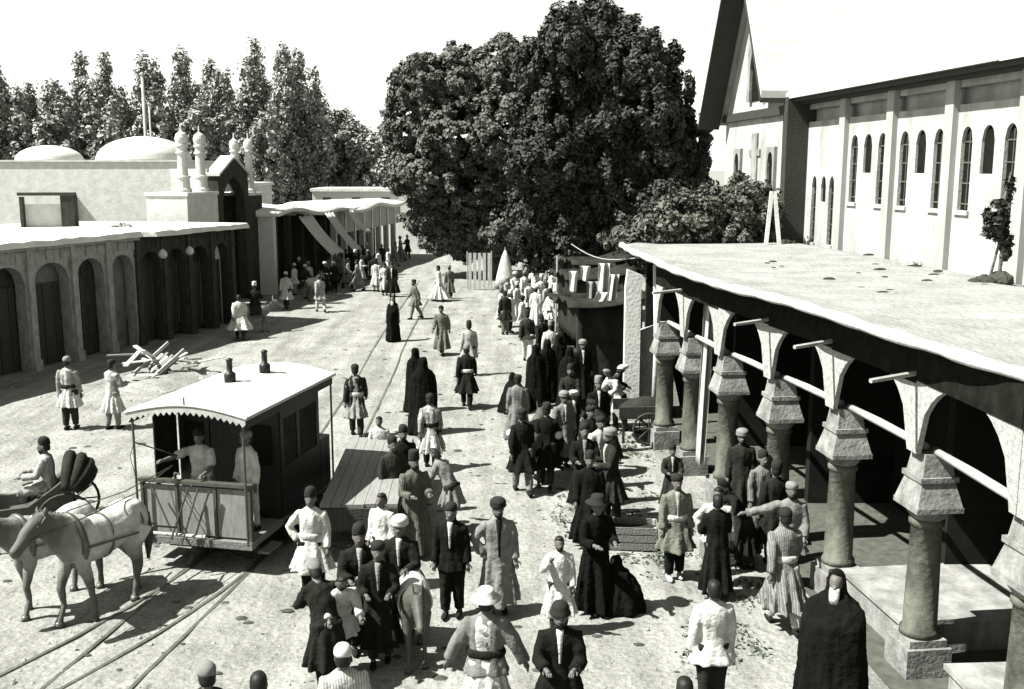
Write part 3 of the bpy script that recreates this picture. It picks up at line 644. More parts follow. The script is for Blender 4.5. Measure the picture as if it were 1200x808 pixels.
# ------------------------------------------------------------------ terrace clutter
def bush():
    t = tag(empty('bush', (5.65, 28.9, 0)), 'big tangled leafy bush growing up over the far end of the terrace', 'bush')
    L = [(-1.6, .2, 4.75, 1.0, 1, .5), (-.6, 0, 5.1, 1.1, 1, .8), (.4, .2, 5.3, 1.1, 1, .9), (1.0, .1, 5.5, .75, .9, .75), (1.1, .2, 5.0, .7, 1, 1.0), (-2.4, .1, 4.55, .7, .7, .3), (.2, 0, 4.7, 1.2, .9, .6), (.8, .3, 5.85, .45, .6, .4)]
    mb = MB()
    for l in L: mb.tube([(.4, .3, 0), (.4+l[0]*.3, .3, 3), (l[0], l[1], l[2])], [.08, .05, .02], 5)
    mb.build('stem', M_bark, t)
    link('foliage', leaf_mesh('bush', lobe_clumps(L, 9, (.5, 1.08)), (.2, .2, .2), 40, .075, .0, 2.2), mat('bush_leaf', .055, rough=.6, island=.6, var=.3, scale=1.5, tintc=(.95, 1.04, .82)), t)
bush()
t = tag(empty('leaning_planks', (6.75, 26.6, 4.43)), 'pair of pale planks propped together against the bush on the terrace', 'planks')
for a, b in ((-.17, -.03), (.2, .04)):
    mb = MB(); mb.hexa([(a-.05, 0, 0), (a+.05, 0, 0), (a+.05, .04, 0), (a-.05, .04, 0), (b-.05, .15, 1.5), (b+.05, .15, 1.5), (b+.05, .19, 1.5), (b-.05, .19, 1.5)]); mb.build('plank', M_plaster, t)
rubble('rubble_pile', (8.55, 18.2, 4.46), 11, .32, .16, 'dark and pale rubble piled round the foot of the dead sapling', flat=.6, m=MATS.get('dark_brick'))
rubble('stone_pile', (8.4, 21.9, 4.46), 6, .3, .10, 'small pile of stones against the church wall on the terrace')
rubble('stone_pile', (7.3, 27.0, 4.43), 7, .45, .12, 'dark stones by the bush at the church corner', M_brickdark)
def sapling():
    t = tag(empty('dead_sapling', (8.72, 18.3, 4.44)), 'ragged dark sapling with bunched leaves tied to a thin trunk by the church', 'sapling'); t.scale = (1.25, 1.25, 1.0)
    MB().tube([(0, 0, 0), (.03, 0, .7), (-.02, 0, 1.4), (.06, 0, 2.0)], [.035, .03, .025, .012], 6).tube([(-.12, .05, 0), (-.02, 0, .8)], [.025, .02], 6).build('trunk', M_bark, t)
    cl = []
    for (x, z, rx, rz, k) in ((-.1, 1.25, .16, .3, 40), (-.02, .95, .10, .2, 20), (.08, .7, .06, .28, 16), (-.16, 1.0, .1, .16, 16), (.06, 1.7, .03, .22, 8)):
        for q in range(k): d = RNG.normal(0, 1, 3); d /= np.linalg.norm(d); cl.append((x+d[0]*rx*.8, d[1]*rx*.8, z+d[2]*rz*.8)+tuple(d))
    link('leaves', leaf_mesh('leaves', cl, (.06, .06, .08), 8, .08), M_leafdk, t)
sapling()
for (u, v, s, lb) in ((640, 0, 0, ''),):
    pass
def clods(label, pts, name='clods'):
    mb = MB()
    for (x, y, z, r) in pts:
        mb.loft([[(x+r*f*math.cos(i*1.05+x)*(1+.3*random.random())*2.2, y+r*f*math.sin(i*1.05+x)*(1+.3*random.random()), z+h*r) for i in range(6)] for h, f in ((-.3, 1), (.3, .9), (.6, .4))])
    o = mb.build(name, M_brickdark); o['kind'] = 'stuff'; tag(o, label, 'clods')
clods('small dark clods and sticks lying along the earth terrace', [(random.uniform(.3, .95)*(11.2-.1*y-xx)+xx, y, 4.50, random.uniform(.02, .05)) for y in np.linspace(11, 27, 46) for xx in [np.interp(y, [c[1] for c in COLS], [c[0] for c in COLS])-.4]])
# ------------------------------------------------------------------ animals
def quadruped(kind, step=0., headdrop=0.):
    """continuous body of a horse or donkey; length along +y (head end), feet on z=0"""
    k = 1.0 if kind == 'horse' else .78
    mb = MB(); H = 1.02*k
    def ring(y, z, rx, rz, n=14): return [(rx*k*math.cos(t), y*k, (z+rz*math.sin(t)*(1 if math.sin(t) > 0 else 1.0))*k) for t in [2*math.pi*i/n for i in range(n)]]
    mb.loft([ring(*a) for a in ((-.80, 1.12, .04, .05), (-.76, 1.14, .15, .18), (-.62, 1.17, .24, .27), (-.40, 1.17, .265, .29), (-.15, 1.10, .25, .29), (.12, 1.08, .255, .31), (.38, 1.12, .25, .33), (.56, 1.15, .20, .28), (.68, 1.16, .12, .18), (.72, 1.17, .03, .05))])
    hd = headdrop
    nk = [(0, .45*k, 1.18*k), (0, .68*k, (1.38-hd*.25)*k), (0, .90*k, (1.58-hd*.7)*k), (0, 1.0*k, (1.66-hd)*k)]
    mb.tube(nk, [.25*k, .18*k, .125*k, .10*k], 12, flat=1.35)
    h0 = Vector((0, .97*k, (1.68-hd)*k)); hdir = Vector((0, .80, -.60)).normalized()
    mb.tube([h0-hdir*.08*k, h0+hdir*.06*k, h0+hdir*.22*k, h0+hdir*.40*k, h0+hdir*.52*k, h0+hdir*.56*k], [.06*k, .115*k, .105*k, .07*k, .068*k, .03*k], 12, flat=1.2)
    er = .12 if kind == 'horse' else .24
    for s in (-1, 1):
        b = h0+Vector((s*.055*k, -.04*k, .06*k)); mb.tube([b, b+Vector((s*.02, -.01, er*.55)), b+Vector((s*.015, .0, er))], [.03*k, .034*k, .006], 6)
        # fore leg
        f = step*s; x = s*.14*k
        mb.tube([(x, .46*k, 1.02*k), (x, (.47+.03*f)*k, .80*k), (x, (.48+.16*f)*k, .50*k), (x, (.48+.16*f-.05*abs(f))*k, .28*k), (x, (.48+.22*f)*k, .10*k), (x, (.52+.22*f)*k, .0)], [.13*k, .095*k, .058*k, .040*k, .045*k, .062*k], 9)
        # hind leg: stifle forward against the belly, hock pointing back
        g = -step*s; x = s*.145*k
        mb.tube([(x, -.55*k, 1.08*k), (x, (-.46+.06*g)*k, .80*k), (x, (-.62+.14*g)*k, .50*k), (x, (-.60+.2*g)*k, .28*k), (x, (-.59+.22*g)*k, .10*k), (x, (-.54+.22*g)*k, .0)], [.20*k, .135*k, .068*k, .045*k, .046*k, .062*k], 9)
    return wrinkle(remesh(mb, .022, 3, kind), .012, .5), nk, h0, hdir, k
def animal(name, kind, loc, heading, label, coat, mane, step=.6, headdrop=.0, harness=False, blanket=None, sc=1.0):
    me, nk, h0, hd, k = quadruped(kind, step, headdrop)
    t = tag(empty(name, loc, heading-math.pi/2), label, 'horse' if kind == 'horse' else 'donkey'); t.scale = (sc, sc, sc)
    link('body', me, coat, t)
    mb = MB()
    for i in range(12):
        f = i/11; p = Vector(nk[0]).lerp(Vector(nk[3]), f)+Vector((0, -.12*k*(1-f)-.09*k, (.25-.12*f)*k*.9))
        mb.tube([p, p+Vector((.09*k, -.02, -.05)), p+Vector((.12*k, -.03, -.2*k))], [.03*k, .035*k, .008], 5)
    mb.build('mane', mane, t, True)
    MB().tube([(0, -.74*k, 1.25*k), (0, -.86*k, 1.12*k), (.02, -.90*k, .75*k), (.03, -.88*k, .42*k)], [.035*k, .05*k, .075*k, .02], 8).build('tail', mane, t, True)
    for s in (-1, 1):
        MB().ell(Vector((s*.098*k, 0, 0))+h0+hd*.13*k+Vector((0, .01, .035*k)), (.02*k, .02*k, .018*k), 8, 5).build('eye', M_iron, t, True)
        for y, sy in ((.5, step*s*.22), (-.57, -step*s*.22)): MB().lathe([(.068*k, 0), (.055*k, .07*k)], (s*.143*k, (y+sy)*k, 0), 10).build('hoof', M_iron, t, True)
    if harness:
        a = lambda y, z, rx, rz: [(rx*math.cos(q)*k, y*k, (z+rz*math.sin(q))*k) for q in [2*math.pi*i/20 for i in range(21)]]
        hs = MB(); hs.tube([(x, y+.10*(z-1.17), z) for x, y, z in a(.50, 1.17, .26, .36)], .045, 8); hs.build('collar', M_iron, t, True)
        MB().tube(a(.02, 1.09, .268, .315), .014, 6).build('girth', M_iron, t)
        MB().tube(a(-.52, 1.12, .275, .25)[:11], .014, 6).build('breeching', M_iron, t)
        for s in (-1, 1): MB().tube([(s*.27, .45, 1.1), (s*.285, -.1, 1.05), (s*.27, -.8, .98), (s*.2, -1.25, .8)], .016, 6).build('trace', M_iron, t)
        c = h0+hd*.30; MB().tube([c+Vector((.09*math.cos(q), .0, .095*math.sin(q))) for q in [2*math.pi*i/12 for i in range(13)]], .012, 5).build('noseband', M_iron, t)
        MB().tube([h0+hd*.30+Vector((-.09, 0, 0)), h0+Vector((-.115, .0, .05)), h0+Vector((0, -.03, .125)), h0+Vector((.115, 0, .05)), h0+hd*.30+Vector((.09, 0, 0))], .012, 5).build('bridle', M_iron, t)
    if blanket is not None:
        mb = MB(); rings = []
        for y in (-.28, -.1, .1, .28):
            rings.append([((.29+.015*math.sin(i*1.7+y*9))*math.cos(q)*k*1.03, (y+.03*math.sin(i))*k, (1.10+.36*math.sin(q))*k) for i, q in enumerate([R(-30+240*j/12) for j in range(13)])]+[((.265)*math.cos(q)*k, y*k, (1.10+.32*math.sin(q))*k) for q in [R(-30+240*j/12) for j in range(12, -1, -1)]])
        mb.loft(rings).build('saddle_cloth', blanket, t, True)
    return t
M_whitehorse = piebald('white_horse', .34, .07, .62, .95)
M_greyhorse = piebald('grey_horse', .26, .08, .55, .9)
M_darkhide = mat('dark_hide', .045, rough=.6, var=.4, scale=3, spec=.25)
M_donkey = mat('donkey_hide', .13, rough=.8, var=.35, scale=4)
p = G(124, 714)
animal('tram_horse', 'horse', p, R(246), 'white harnessed horse pulling the tram, dark tail and head', M_whitehorse, M_darkhide, .75, .08, True, sc=1.08)
p = G(66, 706)
animal('tram_horse', 'horse', p, R(242), 'pale horse at the white tram horse\'s far side, head lowered', M_greyhorse, M_darkhide, -.6, .2, True)

# ------------------------------------------------------------------ tram
def tram():
    ax = Vector((.215, .977, 0)); front = Vector((-5.13, 15.95, 0)); ang = math.atan2(ax.y, ax.x)-math.pi/2
    t = tag(empty('horse_tram', front, ang), 'small horse tram with white bowed roof, dark body and panelled front platform', 'tram')
    Wd, L = .95, 3.35; fl = .55
    M_roof = mat('tram_roof', .34, rough=.7, var=.25, scale=2.5, spec=.15, streak=(2.5, .6, 1)); M_body = mat('tram_body', .006, rough=.5, var=.4, scale=4, spec=.3); M_apron = mat('apron_board', .15, rough=.7, var=.3, scale=4, streak=(3, 3, .8)); M_post = M_iron
    MB().box(-Wd, Wd, .05, L, fl-.12, fl).build('platform_floor', M_wood, t)
    MB().box(-Wd+.12, Wd-.12, .5, L-.3, .18, fl-.123).build('underframe', M_body, t)
    for y in (1.0, 2.4):
        for s in (-1, 1):
            w = MB(); w.M = Matrix.Translation((s*.52, y, .32)) @ Matrix.Rotation(R(90), 4, 'Y'); w.lathe([(.32, -.05), (.33, -.03), (.33, .03), (.29, .05)], (0, 0, 0), 20); wo_ = w.build('wheel', M_iron, t, True)
            h = MB(); h.M = Matrix.Translation((s*.52, y, .32)) @ Matrix.Rotation(R(90), 4, 'Y'); h.lathe([(.07, -.08), (.08, 0), (.07, .08)], (0, 0, 0), 12); h.build('hub', M_iron, wo_, True)
    # front apron: three boards between uprights
    for a, b in ((-.92, -.36), (-.30, .32), (.38, .92)):
        MB().box(a, b, .0, .035, fl+.06, 1.42).build('apron_panel', M_apron, t)
    for x in (-.95, -.33, .35, .95):
        MB().box(x-.024, x+.024, -.03, .05, fl-.02, 1.46).build('apron_post', M_post, t)
    MB().box(-1.0, 1.0, -.05, .07, 1.463, 1.52).build('apron_rail', M_post, t)
    MB().box(-1.02, 1.0, -.09, .06, fl-.10, fl+.02).build('bumper_beam', M_wood, t)
    for (a, b) in (((-.05, -.12, 1.45), (-.30, -.3, .62)), ((.12, -.12, 1.45), (-.1, -.34, .55)), ((.02, -.14, .6), (.3, -.1, 1.4)), ((-.7, -.12, 1.4), (-.3, -.28, .75))):
        MB().tube([a, b], .018, 6).build('brace_rod', M_iron, t)
    MB().tube([(-.75, -.05, .68), (-1.25, -.5, .72), (-1.6, -.9, .78)], .035, 7).build('draw_pole', M_wood, t)
    MB().tube([(-.98, -.2, .66), (.25, -.2, .66)], .03, 7).build('swingle_bar', M_pole, t)
    # roof
    def bow(x): return 2.62+.17*math.cos(x/1.08*math.pi/2*1.0)-.0
    rings = []; n = 16
    for y in (-.22, -.2, L+.1, L+.12):
        e = .02 if y in (-.22, L+.12) else 0
        rings.append([(-1.06+2.12*i/n, y, bow(-1.06+2.12*i/n)+.05-e) for i in range(n+1)]+[(-1.06+2.12*i/n, y, bow(-1.06+2.12*i/n)+e) for i in range(n, -1, -1)])
    MB().loft(rings).build('roof', M_roof, t, True).data.polygons.foreach_set('use_smooth', [False]*(3*(2*n+2)+2))
    v = MB()
    for i in range(20):
        x0, x1 = -1.04+2.08*i/20, -1.04+2.08*(i+1)/20; xm = (x0+x1)/2
        v.add([(x0, -.205, bow(x0)-.004), (x1, -.205, bow(x1)-.004), (x1, -.205, bow(x1)-.07), (xm, -.205, bow(xm)-.13), (x0, -.205, bow(x0)-.07), (x0, -.175, bow(x0)-.004), (x1, -.175, bow(x1)-.004), (x1, -.175, bow(x1)-.07), (xm, -.175, bow(xm)-.13), (x0, -.175, bow(x0)-.07)], [(0, 4, 3, 2, 1), (5, 6, 7, 8, 9), (3, 4, 9, 8), (2, 3, 8, 7), (0, 1, 6, 5)])
    v.build('scalloped_valance', mat('valance', .30, var=.2), t)
    MB().box(.98, 1.03, -.15, L, 2.48, 2.60).build('side_fascia', M_body, t)
    MB().box(-1.03, -.98, -.15, L, 2.48, 2.60).build('side_fascia', M_body, t)
    for (x, y) in ((-.12, 1.55), (.1, 2.45)):
        MB().lathe([(.10, 2.79), (.10, 2.98), (.085, 3.0), (.05, 3.02), (.05, 3.2), (.06, 3.21), (.06, 3.24), (.02, 3.26)], (x, y, 0), 14).build('roof_ventilator', M_body, t, True)
    MB().tube([(0, -.2, 2.8), (0, -.2, 2.95)], .015, 6).build('roof_spike', M_iron, t)
    for (x, y) in ((-.98, -.12), (.93, -.08), (1.0, L-.02), (-1.0, L-.02)):
        MB().tube([(x, y, fl-.02), (x, y, 2.62)], .02, 7).build('roof_post', M_iron, t)
    # closed rear compartment
    y0 = 1.15
    f = MB(); f.box(-.93, -.35, y0, y0+.05, fl, 2.58).box(.35, .93, y0, y0+.05, fl, 2.58).box(-.349, .349, y0, y0+.05, 2.2, 2.58); f.build('cabin_front', M_body, t)
    MB().box(-.34, .34, y0+.02, y0+.06, fl, 2.19).build('cabin_door', M_timber, t)
    for a, b in ((-.8, -.45), (.45, .8)): MB().box(a, b, y0-.03, y0-.003, 1.5, 2.2).build('cabin_window', M_glass, t)
    for s in (-1, 1):
        sd_ = MB()
        x0, x1 = (s*.93-.02, s*.93+.02)
        sd_.box(x0, x1, y0+.06, L-.5, fl, 1.45).box(x0, x1, y0+.06, L-.5, 2.28, 2.56)
        for yy in (y0+.06, y0+.72, L-.62): sd_.box(x0, x1, yy, yy+.12, 1.452, 2.278)
        sd_.build('cabin_side', M_body, t)
        for (a, b) in ((y0+.2, y0+.7), (y0+.86, L-.64)): MB().box(s*.93-.008, s*.93+.008, a, b, 1.46, 2.27).build('side_blind', M_dkcanvas, t)
        MB().box(s*1.0-.1, s*1.0+.1, .3, .8, .25, .29).build('step', M_wood, t)
        MB().box(s*.99-.03, s*.99+.03, y0+.1, L-.55, .2, .5).build('side_skirt', M_body, t)
    MB().box(-.965, -.94, .42, 1.12, 1.25, 2.55).build('platform_shade_blind', M_dkcanvas, t)  # blind added along the sun side to shade the platform
    MB().box(-.93, .93, L-.5, L-.45, fl, 2.56).build('cabin_rear', M_body, t)
    MB().box(.7, .94, L-.45, L, fl, 1.5).build('rear_apron', M_body, t)
    MB().tube([(-.5, .25, fl), (-.5, .25, 1.55)], .025, 7).tube([(-.5, .25, 1.55), (-.36, .15, 1.57)], .018, 6).build('brake_handle', M_iron, t)
    return t
TR = tram()
def on_tram(x, y, z):
    return TR.matrix_basis @ Vector((x, y, z)) if False else Matrix.Translation(TR.location) @ Matrix.Rotation(TR.rotation_euler.z, 4, 'Z') @ Vector((x, y, z))
# ------------------------------------------------------------------ carriage left of the tram
def carriage():
    p = G(34, 632); t = tag(empty('open_carriage', p, R(18)), 'open carriage with folded dark leather hood standing left of the tram', 'carriage')
    # local -x is the front
    mb = MB(); rings = []
    for x, zb, zt in ((-.75, .62, .78), (-.35, .5, .72), (.1, .5, .74), (.55, .55, 1.05), (.8, .75, 1.25)):
        rings.append([(x, -.5, zt), (x, -.46, zb), (x, .46, zb), (x, .5, zt)])
    mb.loft(rings).build('tub', M_darkhide, t)
    MB().box(.25, .75, -.46, .46, .76, .9).build('rear_seat', M_dkcanvas, t)
    MB().box(-.85, -.45, -.42, .42, .95, 1.05).box(-.8, -.5, -.3, .3, .7, .947).build('box_seat', M_dkcanvas, t)
    for k in range(4):
        a = R(20+22*k); q = MB(); P_ = [(.72+.55*math.cos(a)*math.sin(b) if False else .72+(.42+.06*k)*math.cos(a)*(.35+.65*math.sin(b)), .56*math.cos(b), 1.0+(.40+.02*k)*math.sin(a)*math.sin(b)) for b in [R(180*i/14) for i in range(15)]]
        q.tube(P_, .10, 8).build('hood_fold', M_dkcanvas, t, True)
    for (x, r) in ((-.75, .36), (.7, .48)):
        for s in (-1, 1):
            m_ = Matrix.Translation((x, s*.6, r)) @ Matrix.Rotation(R(90), 4, 'X')
            w = MB(); w.M = m_; w.tube([(r*.95*math.cos(q), r*.95*math.sin(q), 0) for q in [2*math.pi*i/24 for i in range(25)]], .026, 6); wh = w.build('wheel', M_timber, t)
            for i in range(10): sp = MB(); sp.M = m_; a = i*.6283; sp.tube([(.05*math.cos(a), .05*math.sin(a), 0), (r*.93*math.cos(a), r*.93*math.sin(a), 0)], .014, 5); sp.build('spoke', M_timber, wh)
            h = MB(); h.M = m_; h.lathe([(.07, -.07), (.07, .07)], (0, 0, 0), 10); h.build('hub', M_timber, wh)
    MB().tube([(-.75, -.6, .36), (-.75, .6, .36)], .025, 6).build('front_axle', M_iron, t); MB().tube([(.7, -.6, .48), (.7, .6, .48)], .025, 6).build('rear_axle', M_iron, t)
    MB().tube([(-.75, 0, .4), (-.2, 0, .5)], .03, 6).tube([(.7, 0, .5), (.2, 0, .55)], .03, 6).build('spring_bar', M_iron, t)
    return t
CAR = carriage()
# ------------------------------------------------------------------ flat wagon behind the tram
def flat_wagon():
    p = Vector((-2.62, 18.55, 0)); t = tag(empty('flat_wagon', p, R(2.0)), 'low flat wagon with pale plank deck beside the rear of the tram', 'wagon')
    for k in range(7):
        x0 = -.66+k*.186; MB().box(x0, x0+.178, -2.2+.03*random.random(), 2.15+.04*random.random(), .93, .985+.008*random.random()).build('plank', mat('pale_deck', .15, var=.2, scale=5, streak=(6, .6, 6), bump=.2), t)
    MB().box(-.66, .64, -2.24, -2.17, .55, .925).build('end_board', M_timber, t); MB().box(-.66, .64, 2.1, 2.16, .6, .925).build('end_board', M_timber, t)
    for s in (-1, 1): MB().box(s*.6-.05, s*.6+.05, -2.15, 2.08, .72, .925).build('side_beam', M_timber, t)
    for y in (-1.4, 1.4):
        MB().tube([(-.72, y, .36), (.72, y, .36)], .035, 7).build('axle', M_iron, t)
        MB().box(-.45, .45, y-.08, y+.08, .4, .72).build('bolster', M_timber, t)
        for s in (-1, 1):
            m_ = Matrix.Translation((s*.72, y, .36)) @ Matrix.Rotation(R(90), 4, 'Y'); w = MB(); w.M = m_
            w.tube([(.34*math.cos(q), .34*math.sin(q), 0) for q in [2*math.pi*i/22 for i in range(23)]], .03, 6); wh = w.build('wheel', M_timber, t)
            for i in range(8): sp = MB(); sp.M = m_; a = i*.7854; sp.tube([(.05*math.cos(a), .05*math.sin(a), 0), (.33*math.cos(a), .33*math.sin(a), 0)], .016, 5); sp.build('spoke', M_timber, wh)
flat_wagon()
# ------------------------------------------------------------------ heap and broken cart by the left arcade
def spoil():
    mb = MB(); n = 22; rings = []
    for j in range(9):
        f = j/8; w = math.sin(f*math.pi)
        rings.append([(-2.6+5.2*f+.1*random.random(), -1.0+2.0*i/10+.06*random.random(), -.02+max(0, (.24*w*math.sin(i/10*math.pi)+.05*random.random()*w))) for i in range(11)])
    mb.loft(rings, cap=False, closed=False); o = mb.build('earth_heap', M_ground, None, True); p = G(215, 445); o.location = p; o.rotation_euler = (0, 0, R(62)); tag(o, 'low pale heap of dug earth along the shop row', 'earth heap')
spoil()
def broken_cart():
    t = tag(empty('debris_pile', G(197, 440)+Vector((0, 0, .12)), R(35)), 'jumbled pile of broken cart boards on the earth heap', 'debris')
    for k in range(6):
        y = -.75+k*.26; mb = MB(); mb.M = Matrix.Rotation(R(-38), 4, 'Y'); mb.box(-.45+.1*(k % 3), .45-.12*(k % 2), y, y+.2, .3, .35); mb.build('plank', M_plaster if k % 2 else M_wood, t)
    for y in (-.8, .82):
        mb = MB(); mb.M = Matrix.Rotation(R(-38), 4, 'Y'); mb.box(-.7, .75, y, y+.08, .38, .47); mb.build('side_rail', M_pole, t)
    for k in range(14):
        a = random.uniform(-.6, .6); mb = MB(); mb.M = Matrix.Translation((random.uniform(-1.2, 1.0), random.uniform(-.9, .9), .05+.04*k)) @ Matrix.Rotation(random.uniform(0, 3), 4, 'Z') @ Matrix.Rotation(R(random.uniform(-22, 22)), 4, 'Y'); mb.box(-.65, .65, -.07, .07, 0, .04); mb.build('loose_plank', M_plaster if k % 3 else M_wood, t)
broken_cart()
# ------------------------------------------------------------------ stalls on the right, past the arcade
def cloth(name, loc, w, h, label, m, rz=0., cat='cloth', taper=0., folds=4, skew=0., group=None):
    mb = MB(); rings = []
    for j in range(13):
        f = j/12; ww = w*(1-taper*f); amp = .05+.05*f
        a = [(-ww/2+ww*i/16+skew*f, amp*math.sin(i/16*math.pi*folds+f*1.5), -h*f) for i in range(17)]
        rings.append(a+[(x, y+.012, z) for x, y, z in reversed(a)])
    o = mb.loft(rings).build(name, m, None, True); o.location = loc; o.rotation_euler = (0, 0, rz); tag(o, label, cat, group); return o
def stall(loc, rz, w, d, h, label, m):
    t = tag(empty('market_stall', loc, rz), label, 'stall')
    for x in (-w/2, w/2):
        for y in (-d/2, d/2): MB().tube([(x, y, 0), (x, y, h+(.25 if y > 0 else 0))], .045, 7).build('post', M_timber, t)
    mb = MB(); rings = []
    for j in range(9):
        f = j/8; a = [(-w/2-.25+(w+.5)*i/12, -d/2-.35+(d+.6)*f, h+.06+.25*f-.22*math.sin(f*math.pi)*(1+.5*math.sin(i*.9))-.09*math.sin(i*1.6)-.12*math.sin(i*.52)) for i in range(13)]
        rings.append(a+[(x, y, z-.03) for x, y, z in reversed(a)])
    mb.loft(rings).build('canopy', m, t, True)
    MB().box(-w/2+.05, w/2-.05, -d/2+.1, d/2-.1, .78, .84).build('counter', M_timber, t)
    for x in (-w/2+.2, w/2-.2): MB().box(x-.05, x+.05, -d/2+.2, d/2-.2, .01, .777).build('trestle', M_timber, t)
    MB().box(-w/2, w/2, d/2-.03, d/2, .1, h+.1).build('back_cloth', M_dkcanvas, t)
    for x, nm in ((-w/2, 'side_shade_cloth'), (w/2, 'side_shade_cloth')):
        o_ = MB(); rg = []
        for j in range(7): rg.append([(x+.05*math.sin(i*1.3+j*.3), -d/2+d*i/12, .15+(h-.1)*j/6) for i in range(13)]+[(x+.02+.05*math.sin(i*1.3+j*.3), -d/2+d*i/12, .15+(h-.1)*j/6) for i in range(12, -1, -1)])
        o_.loft(rg).build(nm, M_dkcanvas, t, True)  # dark side sheets added so the stall reads as deep shade
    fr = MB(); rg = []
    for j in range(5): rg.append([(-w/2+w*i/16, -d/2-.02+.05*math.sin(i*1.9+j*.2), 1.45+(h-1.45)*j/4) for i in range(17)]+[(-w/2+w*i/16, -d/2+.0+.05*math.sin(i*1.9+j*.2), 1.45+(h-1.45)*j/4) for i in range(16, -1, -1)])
    fr.loft(rg).build('front_shade_cloth', M_dkcanvas, t, True)  # dark front sheet added to keep the stall interior in shade
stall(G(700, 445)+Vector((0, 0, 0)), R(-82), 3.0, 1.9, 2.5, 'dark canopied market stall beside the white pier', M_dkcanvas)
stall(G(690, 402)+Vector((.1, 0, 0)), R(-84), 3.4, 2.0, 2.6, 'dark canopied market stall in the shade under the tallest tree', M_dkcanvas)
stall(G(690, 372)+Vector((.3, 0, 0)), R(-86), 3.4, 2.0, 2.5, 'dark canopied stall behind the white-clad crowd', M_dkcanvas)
def hang(u, v, Y, w, h, label, m=M_canvas, **k):
    x, y, z = ray(u, v); f = Y/y; cloth('hanging_cloth', (x*f, Y, CAM_H+z*f), w, h, label, m, **k)
hang(686, 312, 33.2, .36, .5, 'small white cloth hung from the line before the stalls', taper=.6, folds=2)
hang(708, 309, 31.2, .36, .9, 'folded white cloth hung over the line by the white pier', taper=.1, folds=3)
hang(706, 343, 30.8, .34, .95, 'long twisted white rag trailing below the folded cloth', taper=.75, folds=1, skew=-.45)
hang(672, 318, 33.6, .3, .7, 'short white cloth hung at the rope end by the white-clad crowd', taper=.3, folds=2)
hang(696, 330, 32.2, .45, 1.3, 'broad grey cloth hung against the dark stall', m=mat('grey_cloth', .12, var=.3, scale=3), taper=.2, folds=4)
hang(720, 322, 30.4, .3, 1.6, 'long pale cloth hung beside the white pier', taper=.35, folds=3, skew=-.15)
hang(832, 352, 21.0, .24, 3.55, 'long narrow white curtain hanging down from the arcade eaves', m=mat('curtain', .3, var=.25, scale=3, streak=(4, 4, .4)), taper=.35, folds=3, skew=-.1)
t = tag(empty('clothes_line', (0, 0, 0)), 'sagging rope strung from the terrace corner to the trees', 'rope')
a, b = Vector((3.35, 27.9, 4.1)), Vector((2.2, 38, 3.75)); MB().tube([a.lerp(b, f)+Vector((0, 0, -.25*math.sin(math.pi*f))) for f in [i/14 for i in range(15)]], .014, 5).build('rope_length', M_pole, t)
t2 = tag(empty('prop_pole', G(651, 398)), 'thin pale pole propping the rope by the white-clad crowd', 'pole'); MB().tube([(0, 0, 0), (.05, 0, 3.2)], .035, 6).build('shaft', M_pole, t2)
def tent(u, v, w, h, label):
    p = G(u, v); t = tag(empty('white_tent', p), label, 'tent'); mb = MB(); rings = []
    for z, f in ((0, 1), (h*.3, .8), (h*.6, .55), (h*.85, .3), (h, .06)):
        rings.append([(w*f*math.cos(q)*(1+.05*math.sin(5*q)), w*.7*f*math.sin(q), z) for q in [2*math.pi*i/24 for i in range(24)]])
    mb.loft(rings).build('canvas', M_canvas, t, True); MB().tube([(0, 0, h-.02), (0, 0, h+.15)], .03, 6).build('tent_pole', M_pole, t)
tent(592, 338, .6, 2.1, 'small upright white tent at the tree shade edge')
for u, w, lb in ((562, 1.0, 'pale screen cloth standing left of the small white tent'),):
    p = G(562, 340); t = tag(empty('cloth_screen', p), lb, 'screen')
    for k in range(5):
        x = -.6+k*.26; MB().box(x, x+.17, .02*((k*7) % 3), .05+.02*((k*7) % 3), .02, 2.0).build('screen_strip', M_canvas, t)
    for x in (-.66, .66): MB().tube([(x, .03, 0), (x, .03, 2.1)], .03, 6).build('post', M_pole, t)
def handcart(u, v, rz, label, w=1.5, d=.9, m=None):
    t = tag(empty('handcart', G(u, v), rz), label, 'cart')
    for k in range(5): MB().box(-w/2+k*w/5, -w/2+(k+1)*w/5-.012, -d/2, d/2, .62, .66).build('plank', m or M_wood, t)
    for s in (-1, 1):
        MB().box(-w/2, w/2, s*d/2-.03, s*d/2+.03, .663, .92).build('side_board', M_timber, t)
        MB().tube([(w/2-.1, s*d*.35, .6), (w/2+.7, s*d*.3, .75)], .025, 6).build('shaft', M_timber, t)
        m_ = Matrix.Translation((-.05, s*(d/2+.1), .4)) @ Matrix.Rotation(R(90), 4, 'X'); wl = MB(); wl.M = m_
        wl.tube([(.37*math.cos(q), .37*math.sin(q), 0) for q in [2*math.pi*i/20 for i in range(21)]], .03, 6); wh = wl.build('wheel', M_timber, t)
        for i in range(8): sp = MB(); sp.M = m_; a = i*.7854; sp.tube([(.04*math.cos(a), .04*math.sin(a), 0), (.36*math.cos(a), .36*math.sin(a), 0)], .018, 5); sp.build('spoke', M_timber, wh)
    MB().tube([(-.05, -d/2-.14, .4), (-.05, d/2+.14, .4)], .03, 6).build('axle', M_iron, t)
    MB().box(-w/2+.1, -w/2+.16, -d/2+.1, -d/2+.16, 0, .617).build('prop_leg', M_timber, t)
    mb = MB(); rings = []
    for z, f in ((.665, .95), (.85, .9), (1.0, .6), (1.06, .2)): rings.append([(w*.45*f*math.cos(q)*(1+.1*math.sin(3*q)), d*.42*f*math.sin(q)*(1+.1*math.cos(4*q)), z) for q in [2*math.pi*i/16 for i in range(16)]])
    mb.loft(rings).build('load', M_dkcanvas, t, True)
handcart(757, 515, R(4), 'dark loaded handcart standing in front of the white pier')
